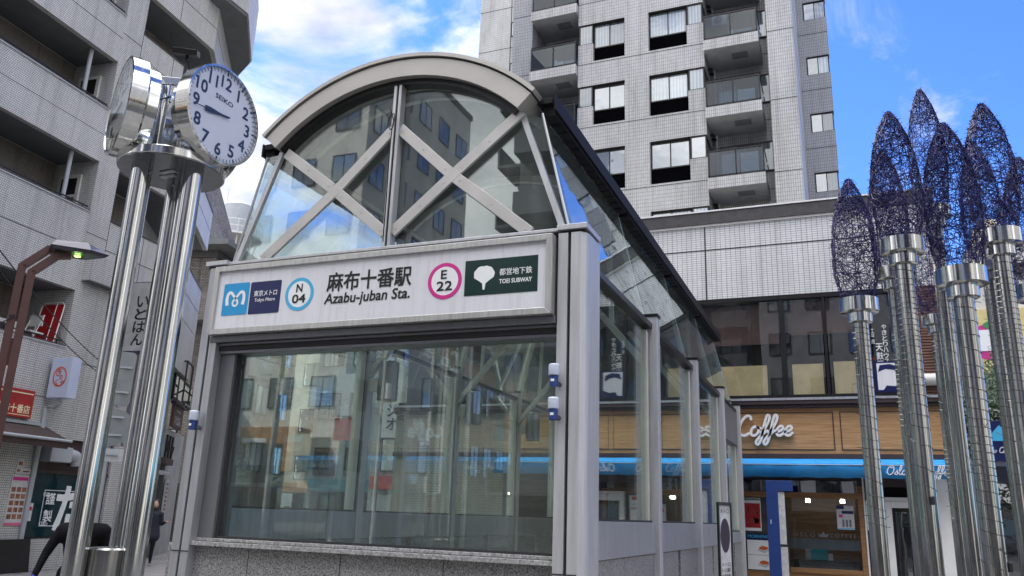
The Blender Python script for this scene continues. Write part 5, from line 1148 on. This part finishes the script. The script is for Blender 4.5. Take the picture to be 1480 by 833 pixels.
# =================================================================== ROAD SIGN SEEN FROM BEHIND
t = thing('road_sign', 'road signs on one pole seen from behind, one round and two rectangular', 'road sign', (-10.73, 9.64, 0))
bb = R(48.1); sx = Vector((math.cos(bb), math.sin(bb), 0)); sy_ = Vector((-math.sin(bb), math.cos(bb), 0)); o0 = Vector((-10.73, 9.64, 0)) + sx*-.06
mb = MB(); mb.tube([o0+sy_*.05, o0+sy_*.05+Z*3.95], .038, 12); mb.build('pole', m_alu, t, 0, True)
mb = MB(); mb.prism(rrect(-.26, .20, 3.08, 3.95, .07), o0, sx, Z, sy_, .012); p1 = mb.build('top_plate', m_lampgrey, t)
mb = MB(); mb.prism([(.30*math.cos(R(i*10)), 2.74+.30*math.sin(R(i*10))) for i in range(36)], o0, sx, Z, sy_, .012); p2 = mb.build('round_plate', m_lampgrey, t)
mb = MB(); mb.prism(rrect(-.28, .24, 2.20, 2.40, .04), o0, sx, Z, sy_, .012); p3 = mb.build('lower_plate', m_alu_lt, t)
mb = MB()
for z_ in (3.68, 3.28, 2.88, 2.60, 2.30):
    for s_ in (-.18, .05): mb.prism([(s_, z_), (s_+.09, z_), (s_+.09, z_+.03), (s_, z_+.03)], o0-sy_*.03, sx, Z, sy_, .03)
    mb.prism([(-.20, z_), (.16, z_), (.16, z_+.03), (-.20, z_+.03)], o0-sy_*.012, sx, Z, sy_, .012)
mb.build('bracket_bars', m_pipe, t)

# =================================================================== PEOPLE
def capsule(mb, a, b, ra, rb, n=14):
    a, b = Vector(a), Vector(b); d = (b-a); L_ = d.length; d.normalize()
    pts = []; rr = []
    for i in range(4): q = math.pi/2*(1-i/4); pts.append(a-d*ra*math.sin(q)); rr.append(max(ra*math.cos(q), .002))
    for i in range(5): pts.append(a+d*L_*i/4); rr.append(ra+(rb-ra)*i/4)
    for i in range(1, 5): q = math.pi/2*i/4; pts.append(b+d*rb*math.sin(q)); rr.append(max(rb*math.cos(q), .002))
    mb.tube(pts, rr, n)
def ell(mb, c, r_, n=16):
    c = Vector(c); vs = []
    prof = [(math.sin(math.pi*i/10), -math.cos(math.pi*i/10)) for i in range(11)]
    m0 = MB(); m0.lathe([(max(p[0], .001), p[1]) for p in prof], n); mb.add([(c.x+v.x*r_[0], c.y+v.y*r_[1], c.z+v.z*r_[2]) for v in m0.v], m0.f)
def remesh(o, vox, sm=4):
    m = o.modifiers.new('skin', 'REMESH'); m.mode = 'VOXEL'; m.voxel_size = vox; m.use_smooth_shade = True
    s_ = o.modifiers.new('soft', 'SMOOTH'); s_.iterations = sm; s_.factor = .5
def hand(mb, w_, d, side_, L_=.18, curl=.5):
    """palm, four fingers and a thumb from wrist w_ along d"""
    w_, d = Vector(w_), Vector(d).normalized(); q = Vector(side_).normalized(); n_ = d.cross(q).normalized()
    capsule(mb, w_, w_+d*.03, .026, .03, 10)
    for k in range(4): capsule(mb, w_+d*.03+q*(-.027+.018*k), w_+d*.09+q*(-.030+.020*k), .016, .012, 8)
    for k, fl in enumerate((.065, .075, .07, .055)):
        a = w_+d*.09+q*(-.030+.020*k); b = a+d*fl*.5+n_*fl*.18*curl+q*(k-1.5)*.004; c = b+d*fl*.4+n_*fl*.45*curl
        capsule(mb, a, b, .0095, .009, 8); capsule(mb, b, c, .009, .0075, 8)
    a = w_+d*.03-q*.028; b = a+d*.035-q*.025; c = b+d*.035-q*.004+n_*.01; capsule(mb, a, b, .013, .011, 8); capsule(mb, b, c, .011, .009, 8)
# worker in black bending to the left, blue gloves
wk = Vector((-6.78, 5.95, 0)); rb_ = R(48.6); wx = Vector((math.cos(rb_), math.sin(rb_), 0)); wy = Vector((-math.sin(rb_), math.cos(rb_), 0))
def W(a, b, c): return wk + wx*a + wy*b + Z*c
t = thing('person', 'person in a black jacket and blue gloves leaning left behind the clock poles', 'person', wk)
mb = MB()
for s_ in (-1, 1):
    capsule(mb, W(.10*s_, .02, .88), W(.12*s_, .04, .48), .088, .062); capsule(mb, W(.12*s_, .04, .48), W(.12*s_, .10, .09), .060, .042)
    capsule(mb, W(.12*s_, .08, .045), W(.12*s_+.02, -.10, .035), .045, .038)
capsule(mb, W(-.07, .02, .92), W(.07, .02, .92), .125, .125); capsule(mb, W(0, .02, .95), W(-.03, -.03, 1.22), .135, .15)
capsule(mb, W(-.15, -.04, 1.30), W(.10, -.03, 1.30), .10, .10); capsule(mb, W(-.18, -.04, 1.33), W(.14, -.02, 1.33), .07, .07)
capsule(mb, W(-.03, -.04, 1.38), W(-.03, -.06, 1.48), .055, .052)
capsule(mb, W(-.20, -.05, 1.34), W(-.30, -.07, 1.12), .052, .042); capsule(mb, W(-.30, -.07, 1.12), W(-.36, -.14, .93), .040, .030)
capsule(mb, W(.17, -.03, 1.32), W(.22, -.04, 1.04), .058, .046); capsule(mb, W(.22, -.04, 1.04), W(.15, -.20, .88), .044, .034)
b_ = mb.build('body', m_cloth, t); remesh(b_, .014)
mb = MB(); ell(mb, W(-.03, -.08, 1.585), (.074, .078, .108)); ell(mb, W(-.03, -.085, 1.545), (.055, .062, .07)); capsule(mb, W(-.03, -.06, 1.47), W(-.03, -.07, 1.53), .05, .048)
for s_ in (-1, 1): ell(mb, W(-.03+.076*s_, -.07, 1.58), (.012, .018, .028)); 
capsule(mb, W(-.03, -.158, 1.60), W(-.03, -.175, 1.565), .008, .013); hd = mb.build('head', m_skin, t); remesh(hd, .006, 2)
mb = MB()
for s_ in (-1, 1): ell(mb, W(-.03+.028*s_, -.152, 1.60), (.011, .006, .007))
mb.build('eyes', m_ink, t); mb = MB(); ell(mb, W(-.03, -.148, 1.535), (.045, .02, .032)); mb.build('face_mask', m_paper, t, 0, 'all')
mb = MB(); ell(mb, W(-.03, -.055, 1.615), (.084, .086, .100)); h_ = mb.build('hair', m_hair, t, 0, 'all')
for a, d in ((W(-.36, -.14, .93), wx*-.25-wy*.2-Z*.9), (W(.15, -.20, .88), -wy*.6-Z*.6)):
    mb = MB(); hand(mb, a, d, wx); g = mb.build('glove', m_glove, t); remesh(g, .005, 2)
# pedestrian in a long black coat walking by the doorway
pk = Vector((-17.28, 17.25, 0)); pb = R(45); px_ = Vector((math.cos(pb), math.sin(pb), 0)); py_ = Vector((-math.sin(pb), math.cos(pb), 0))
def W(a, b, c): return pk + px_*a + py_*b + Z*c
t = thing('person', 'person in a long dark coat walking by the side doorway, holding something', 'person', pk)
mb = MB()
capsule(mb, W(-.07, 0, .86), W(-.10, -.10, .48), .085, .06); capsule(mb, W(-.10, -.10, .48), W(-.12, .04, .10), .056, .04); capsule(mb, W(-.12, .03, .05), W(-.10, -.14, .035), .04, .034)
capsule(mb, W(.07, 0, .86), W(.06, .10, .48), .085, .06); capsule(mb, W(.06, .10, .48), W(.05, .26, .12), .056, .04); capsule(mb, W(.05, .27, .08), W(.06, .12, .035), .038, .034)
for a, b, r0, r1 in (((-.04,0,.75), (-.03,0,1.0), .17, .14), ((.04,0,.75), (.03,0,1.0), .17, .14), ((0,0,1.0), (0,0,1.25), .15, .15)): capsule(mb, W(*a), W(*b), r0, r1)
capsule(mb, W(-.13, 0, 1.32), W(.13, 0, 1.32), .075, .075); capsule(mb, W(0, 0, 1.36), W(0, -.01, 1.46), .05, .048)
capsule(mb, W(.18, 0, 1.31), W(.22, .02, 1.06), .052, .043); capsule(mb, W(.22, .02, 1.06), W(.30, -.14, 1.12), .041, .033); capsule(mb, W(-.18, 0, 1.31), W(-.22, .06, 1.05), .052, .043); capsule(mb, W(-.22, .06, 1.05), W(-.2, -.02, .84), .041, .033)
b_ = mb.build('body', m_cloth2, t); remesh(b_, .015)
mb = MB(); ell(mb, W(0, -.02, 1.57), (.072, .078, .105)); ell(mb, W(0, -.05, 1.535), (.052, .055, .06)); ell(mb, W(0, -.1, 1.56), (.012, .02, .018)); hd = mb.build('head', m_skin, t); remesh(hd, .007, 2)
mb = MB(); ell(mb, W(0, .01, 1.595), (.088, .09, .105)); ell(mb, W(0, .05, 1.50), (.082, .06, .11)); hd = mb.build('hair', m_hair, t, 0, 'all')
for a, d in ((W(.30, -.14, 1.12), px_*.6-py_*.5), (W(-.2, -.02, .84), -Z)):
    mb = MB(); hand(mb, a, d, py_); g = mb.build('hand', m_skin, t); remesh(g, .006, 2)
mb = MB()
for s_, y_ in ((-.11, -.06), (.055, .19)): capsule(mb, W(s_, y_+.05, .03), W(s_, y_-.09, .025), .03, .028)
mb.build('shoes', m_offwhite, t, 0, 'all')

# =================================================================== BUILDINGS ALONG THE FAR STREET AND BEHIND THE CAMERA
def block(name, label, x0, x1, y0, y1, h, wall, faces='S', fh=3.0, ww=1.3, wh=1.4, gap=2.6, rz=0, frame=m_frame_blk, pane=(m_pane, m_pane_cur2), parapet=True, z0=3.4, band=None, maxw=90, cat='building', balc=False):
    cxx, cyy = (x0+x1)/2, (y0+y1)/2; W_, D_ = x1-x0, y1-y0
    t = thing(name, label, cat, (cxx, cyy, 0), rz); LOCAL[0] = True
    mb = MB(); mb.box(-W_/2, W_/2, -D_/2, D_/2, 0, h); mb.build('wall', wall, t)
    if parapet: mb = MB(); mb.box(-W_/2-.1, W_/2+.1, -D_/2-.1, D_/2+.1, h, h+.35); mb.build('roof', m_coping, t)
    mb = MB(); mb.box(-W_/2+1, -W_/2+3.4, -1, 1.6, h+.351, h+2.6); mb.build('roof_room', wall, t)
    cnt = 0; master = {}
    for f in faces:
        length = W_ if f in 'SN' else D_; n_ = max(1, int(length/gap)); fl = 0; z = z0
        while z+wh+.3 < h:
            for i in range(n_):
                if cnt >= maxw: break
                u = -length/2 + length*(i+.5)/n_; key = (f, (i+fl*3) % 2)
                ang = {'S': 0, 'N': math.pi, 'E': math.pi/2, 'W': -math.pi/2}[f]; off = {'S': D_/2, 'N': D_/2, 'E': W_/2, 'W': W_/2}[f]
                Mx = Matrix.Rotation(ang, 4, 'Z') @ Matrix.Translation((u, -off, z))
                kk = (i+fl*3) % 2
                if kk not in master:
                    mb = MB(); mb.box(-ww/2-.05, ww/2+.05, -.06, .04, -.05, .0); mb.box(-ww/2-.05, ww/2+.05, -.06, .04, wh, wh+.05); mb.box(-ww/2-.05, -ww/2, -.06, .04, 0, wh); mb.box(ww/2, ww/2+.05, -.06, .04, 0, wh); mb.box(-.02, .02, -.05, .04, 0, wh)
                    o = mb.build('window', frame, t); mb = MB(); mb.box(-ww/2, ww/2, -.03, .0, 0, wh); p = mb.build('pane', pane[kk], o)
                    if balc: mb = MB(); mb.box(-gap*.48, gap*.48, -1.2, -1.1, -1.0, .15); mb.box(-gap*.48, gap*.48, -1.1, -.02, -1.0, -.85); mb.build('balcony', wall, o)
                    master[kk] = o; o.matrix_local = Mx
                else:
                    c = copy_tree(master[kk], t); c.matrix_local = Mx
                cnt += 1
            z += fh; fl += 1
    # shop front band at street level on the first face
    mb = MB(); f = faces[0]; length = W_ if f in 'SN' else D_
    ang = {'S': 0, 'N': math.pi, 'E': math.pi/2, 'W': -math.pi/2}[f]; off = {'S': D_/2, 'N': D_/2, 'E': W_/2, 'W': W_/2}[f]
    mb.M = Matrix.Rotation(ang, 4, 'Z'); mb.box(-length/2+.3, length/2-.3, -off-.08, -off, .1, 2.5); mb.build('shop_front', m_win2, t)
    if band:
        mb = MB(); mb.M = Matrix.Rotation(ang, 4, 'Z'); mb.box(-length/2+.2, length/2-.2, -off-.25, -off, 2.55, 3.15); mb.build('shop_fascia', band, t)
    LOCAL[0] = False; return t
m_cr = plain('cream_wall', (.50, .47, .41), .8, var=.12, scale=1.2); m_gr = plain('grey_wall', (.27, .27, .28), .8, var=.15, scale=1.2)
m_dkb = plain('dark_wall', (.09, .095, .10), .7, var=.15); m_pw = plain('pale_wall', (.58, .58, .57), .8, var=.1, scale=1.2); m_bl = plain('bluegrey_wall', (.22, .26, .30), .8, var=.1)
m_pw2 = plain('cream_render', (.66, .64, .58), .8, var=.1, scale=1.2)
m_or = plain('orange_sign', (.40, .19, .05), .5); m_oj = plain('teal_sign', (.03, .2, .25), .5)
bf = block('brick_block', 'dark brown brick block with a projecting roof slab behind the mosaic one', -37, -28.4, 27.5, 38, 13.0, m_brick_far, 'SE', rz=R(14), gap=2.4)
LOCAL[0] = True
mb = MB(); mb.box(-2, 5.3, -6.2, 3, 13.36, 13.62); mb.build('projecting_slab', m_soffit, bf); mb = MB(); mb.box(-1.9, 5.0, -6.3, -5.3, 9.7, 11.1); mb.build('balcony', m_brick_far, bf)
mb = MB(); mb.add([(-4.3,-5.2,13.63),(3.7,-5.2,13.63),(3.7,-1.6,13.63),(-4.3,-1.6,13.63),(-4.3,-5.2,21),(.9,-5.2,20.6),(.9,-1.6,20.6),(-4.3,-1.6,21)], [(0,3,2,1),(4,5,6,7),(0,1,5,4),(1,2,6,5),(2,3,7,6),(3,0,4,7)]); mb.build('mansard', m_brick_far, bf)
LOCAL[0] = False
t = thing('water_tank', 'grey cylindrical rooftop water tank with railing and mast', 'water tank', (-41.2, 45, 20.2))
mb = MB(); mb.lathe([(1.1, 20.9), (1.12, 20.95), (1.12, 23.3), (.9, 23.5), (0, 23.6)], 24, (-41.2, 45, 0)); mb.build('tank', m_pipe, t, 0, True)
mb = MB()
for i in range(8): a = R(45*i); mb.tube([(-41.2+1.0*math.cos(a), 45+1.0*math.sin(a), 18.3), (-41.2+1.6*math.cos(a), 45+1.6*math.sin(a), 20.8)], .06, 5); mb.tube([(-41.2+1.9*math.cos(a), 45+1.9*math.sin(a), 20.8), (-41.2+1.9*math.cos(a), 45+1.9*math.sin(a), 21.8)], .03, 4)
for z_ in (21.3, 21.8): mb.tube([(-41.2+1.9*math.cos(R(20*i)), 45+1.9*math.sin(R(20*i)), z_) for i in range(19)], .03, 4)
mb.lathe([(1.9, 20.7), (1.9, 20.85)], 24, (-41.2, 45, 0)); mb.tube([(-42.5, 45, 20.8), (-42.5, 45, 25)], .04, 4); mb.build('tank_stand', m_offwhite, t)
block('office_block', 'pale office block far down the street carrying the water tank', -50, -38.5, 42, 52, 18.0, m_pw, 'SE', gap=2.6)
block('office_block', 'cream building far down the street seen through the entrance glass', -36, -28.5, 44, 54, 13, m_cr, 'SE', gap=2.3, band=m_or)
block('office_block', 'blue grey building down the street behind the entrance glass', -27.5, -21.5, 38, 48, 11.5, m_bl, 'SE', gap=2.0, band=m_oj)
block('office_block', 'dark low building at the foot of the tower behind the entrance', -20.5, -13, 33, 39.5, 9.5, m_gr, 'SE', gap=2.1, band=m_redsign)
t = thing('street_banner', 'white vertical banner sign down the street with black characters', 'sign', (-15.4, 26, 0))
mb = MB(); mb.box(-15.8, -15.0, 26, 26.15, 4.2, 7.6); mb.build('banner_box', m_paper, t); mb = MB(); put_vtext(mb, '十番スタジオ', (-15.6, 25.99, 7.4), X, Z, .4, 3.0, .02); mb.build('lettering', m_navy, t); mb = MB(); mb.tube([(-15.9, 26.1, 0), (-15.9, 26.1, 7.7)], .07, 8); mb.build('post', m_alu_dk, t)
t = thing('street_banner', 'dusky red vertical signboard with dark characters beside the white banner', 'sign', (-13.5, 26, 0))
mb = MB(); mb.box(-13.9, -12.9, 26.4, 26.6, 4.3, 7.7); mb.build('banner_box', plain('dusky_red', (.22, .10, .10), .6), t); mb = MB(); put_vtext(mb, '牛たん焼き', (-13.7, 26.39, 7.5), X, Z, .6, 3.1, .03); mb.build('lettering', m_ink, t); mb = MB(); mb.tube([(-12.8, 26.5, 0), (-12.8, 26.5, 7.8)], .07, 8); mb.build('post', m_alu_dk, t)
# right background
rb = block('shop_building', 'grey roofed building with a yellow star banner at the far right', 4.0, 16, 30, 40, 9.9, m_pw, 'S', gap=3.2, z0=9.6)
LOCAL[0] = True
mb = MB(); mb.box(-5.9, 3, -5.2, -5.0, 6.6, 8.7); yb_ = mb.build('yellow_banner', m_photo_y, rb)
def star(mb, cx, cz, r_, y): mb.prism([(cx+r_*(1 if q % 2 == 0 else .42)*math.sin(R(36*q)), cz+r_*(1 if q % 2 == 0 else .42)*math.cos(R(36*q))) for q in range(10)], Y*y, X, Z, Y, .01)
mb = MB(); rnd = random.Random(9)
for i in range(16): star(mb, rnd.uniform(-5.7, 2.6), rnd.uniform(6.8, 8.5), rnd.uniform(.12, .24), -5.215)
mb.build('star_print', m_white_ink, yb_)
mb = MB(); 
for cx_2 in (-5.35, -3.4, -1.2): mb.lathe([(.62, 0), (.62, .012)], 24, (cx_2, -5.20, 7.6), X, Z, -Y)
mb.build('red_roundel', m_magenta, yb_); 
for cx_2 in (-5.35, -3.4, -1.2): mb = MB(); mb.box(cx_2-.36, cx_2+.36, -5.23, -5.216, 7.3, 8.0); mb.build('white_card', m_white_ink, yb_)
mb = MB()
for cx_2 in (-5.35, -3.4, -1.2): mb.lathe([(.3, 0), (.3, .01)], 14, (cx_2+.1, -5.214, 8.15), X, Z*.5, -Y)
mb.build('green_leaves', plain('print_green', (.05, .25, .08), .5), yb_)
mb = MB(); mb.lathe([(.5, 9.9), (.5, 12.2), (.3, 12.5)], 18, (-4.7, -3, 0)); mb.build('roof_tank', m_cream, rb, 0, True)
LOCAL[0] = False

def tree(label, x, y, h, rad, n, seed):
    rnd = random.Random(seed); t = thing('tree', label, 'tree', (x, y, 0)); LOCAL[0] = True
    mb = MB(); mb.tube([(0,0,0), (.05,0,h*.3), (-.05,.05,h*.55)], [.16, .12, .07], 8)
    cl = []
    for i in range(14):
        a = rnd.random()*6.28; r_ = rnd.uniform(.3, 1)*rad*.75; z = h*rnd.uniform(.42, .95); c = Vector((r_*math.cos(a), r_*math.sin(a), z)); cl.append((c, rnd.uniform(.3, .55)*rad))
        mb.tube([(0, 0, h*.35), (c.x*.4, c.y*.4, h*.35+(z-h*.35)*.55), c], [.06, .035, .012], 5)
    mb.build('trunk', m_bark, t); mb = MB()
    for i in range(n):
        c, r_ = rnd.choice(cl); d = Vector((rnd.gauss(0, 1), rnd.gauss(0, 1), rnd.gauss(0, .8))).normalized()*r_*rnd.random()**.4; p = c+d
        u = Vector((rnd.gauss(0, 1), rnd.gauss(0, 1), rnd.gauss(0, .6))).normalized(); v = u.orthogonal().normalized(); s_ = rnd.uniform(.045, .09)
        mb.add([p-u*s_, p+v*s_*.5, p+u*s_, p-v*s_*.5], [(0,1,2,3)])
    mb.build('crown', m_leaf, t); LOCAL[0] = False
tree('leafy green tree behind the blade sign at the cafe corner', 4.6, 25.5, 6.4, 1.9, 9000, 3)
tree('leafy street tree at the right edge beyond the lamp poles', 8.2, 24, 6.0, 2.0, 7000, 4)
t = thing('market_umbrella', 'dark folded awning roof beside the tree at the cafe corner', 'awning', (4.4, 22, 0))
mb = MB(); mb.add([(3.0,22,3.1),(6.5,22,3.0),(6.5,24,3.6),(3.0,24,3.7),(3.0,22,2.7),(6.5,22,2.6)], [(0,1,2,3),(4,5,1,0)]); mb.build('cloth', m_cloth2, t); mb = MB(); mb.tube([(3.05,22.05,0),(3.05,22.05,3)], .03, 6); mb.tube([(6.4,22.05,0),(6.4,22.05,2.95)], .03, 6); mb.build('post', m_alu_dk, t)

# street behind the camera, mirrored in the glass and the steel
nb = block('street_building', 'cream office building across the road, orange signs, mirrored at left in the window', -34, -21.8, -32, -20, 27, m_pw2, 'NE', gap=2.2, fh=2.9, balc=False)
block('street_building', 'low white building across the road set back beyond the cream office', -22, -18.4, -46, -36, 7, m_pw, 'N', gap=1.8)
block('street_building', 'slim pale building across the road, lower than its neighbours', -19.6, -16.9, -33, -22, 9.5, m_pw, 'NE', gap=1.4, ww=.9)
block('street_building', 'dark tall building across the road opposite the entrance', -13.2, -5.5, -30, -20, 29, m_dkb, 'NW', gap=2.3, balc=True, pane=(m_pane, m_pane))
block('street_building', 'beige building across the road opposite the clock', -4.8, 5, -30, -19, 22, m_gr, 'N', gap=2.2)
block('street_building', 'tall dark apartment building across the road opposite the lamp poles', 6, 18, -32, -18, 24, m_brick_far, 'N', gap=2.4, balc=True)
block('street_building', 'pale corner building across the road beyond the dark apartments', 21, 34, -22, -8, 20, m_pw, 'NW', gap=2.6, band=m_or)
block('street_building', 'grey building on the right side of the square', 24, 36, 0, 16, 16, m_gr, 'W', gap=2.8, band=m_ringblue)
block('street_building', 'long white building at the left rear of the square', -44, -36, -18, -6, 15, m_pw, 'EN', gap=2.6, band=m_redsign)
t = thing('wall_sign', 'orange horizontal fascia sign across the road, low on the cream office', 'sign', (-25, -19.8, 4.5)); mb = MB(); mb.box(-27.2, -24.2, -19.9, -19.5, 4.5, 5.3); mb.build('sign_box', m_or, t); mb = MB(); mb.box(-27, -25.6, -19.49, -19.47, 4.55, 4.75); mb.build('white_strip', m_white_ink, t)
t = thing('wall_sign', 'orange vertical blade sign across the road on the cream office', 'sign', (-23.5, -19.8, 3.2)); mb = MB(); mb.box(-23.9, -23.3, -19.8, -18.6, 3.2, 5.2); mb.build('sign_box', m_or, t)
t = thing('wall_sign', 'dark red square sign across the road at the corner of the cream office', 'sign', (-21, -19, 4.6)); mb = MB(); mb.box(-21.5, -20.6, -19.2, -19.0, 4.6, 5.6); mb.build('sign_box', m_red, t); mb = MB(); mb.box(-21.5, -20.6, -19.2, -19.0, 5.7, 7.6); mb.build('pale_box', m_paper, t)
t = thing('wall_sign', 'black low fascia sign across the road with pale letters', 'sign', (-26, -19.5, 3)); mb = MB(); mb.box(-28.5, -24.6, -19.9, -19.6, 2.7, 3.5); mb.build('sign_box', m_black, t)
for k, (x_, y_) in enumerate(((-27.4, -17), (-23.2, -17), (-19, -19))):
    t = thing('utility_pole', ['leftmost utility pole across the road', 'middle utility pole across the road', 'rightmost utility pole across the road'][k], 'utility pole', (x_, y_, 0), 0, 'utility poles across the road')
    mb = MB(); mb.lathe([(.16, 0), (.11, 10)], 10, (x_, y_, 0)); mb.build('pole', m_concrete, t, 0, True)
    mb = MB(); mb.box(x_-.9, x_+.9, y_-.05, y_+.05, 9.2, 9.3); mb.box(x_-.7, x_+.7, y_-.05, y_+.05, 8.3, 8.4); mb.build('cross_arm', m_alu_dk, t)
    mb = MB(); mb.lathe([(.22, 6.4), (.22, 7.1)], 12, (x_+.3, y_, 0)); mb.build('transformer', m_paper, t)
    for j in range(4):
        mb = MB(); a = Vector((x_-.6+.4*j, y_, 9.2)); b = Vector((x_+4-.6+.4*j, y_-.5, 9.0-.4*j)); mb.tube([a.lerp(b, i/8)-Z*1.2*(i/8)*(1-i/8) for i in range(9)], .02, 4); mb.build('cable', m_wire_blk, t)
def car(label, x, y, rz, mat):
    t = thing('parked_car', label, 'car', (x, y, 0), rz, 'cars across the road'); LOCAL[0] = True
    prof = [(-2.1,.35),(-2.1,.8),(-1.9,.95),(-1.5,1.0),(-1.1,1.42),(.6,1.46),(1.25,1.0),(2.0,.85),(2.1,.6),(2.1,.35)]
    mb = MB(); mb.prism(prof, Y*-.8, X, Z, Y, 1.6); mb.build('body', mat, t, .06)
    mb = MB(); mb.prism([(-1.35,1.02),(-1.03,1.36),(.55,1.40),(1.08,1.02)], Y*-.81, X, Z, Y, 1.62); mb.build('side_windows', m_win2, t)
    for a in (-1.3, 1.3):
        for s_ in (-1, 1):
            mb = MB(); mb.lathe([(.2, -.11), (.32, -.1), (.32, .1), (.2, .11)], 20, (a, .76*s_, .32), X, Z, Y); w_ = mb.build('wheel', m_black, t); mb = MB(); mb.lathe([(.18, -.115), (.18, .115)], 14, (a, .76*s_, .32), X, Z, Y); mb.build('rim', m_alu_lt, w_)
    for s_ in (-.55, .55): mb = MB(); mb.box(2.06, 2.12, s_-.15, s_+.15, .62, .78); mb.build('headlight', m_white_ink, t)
    LOCAL[0] = False
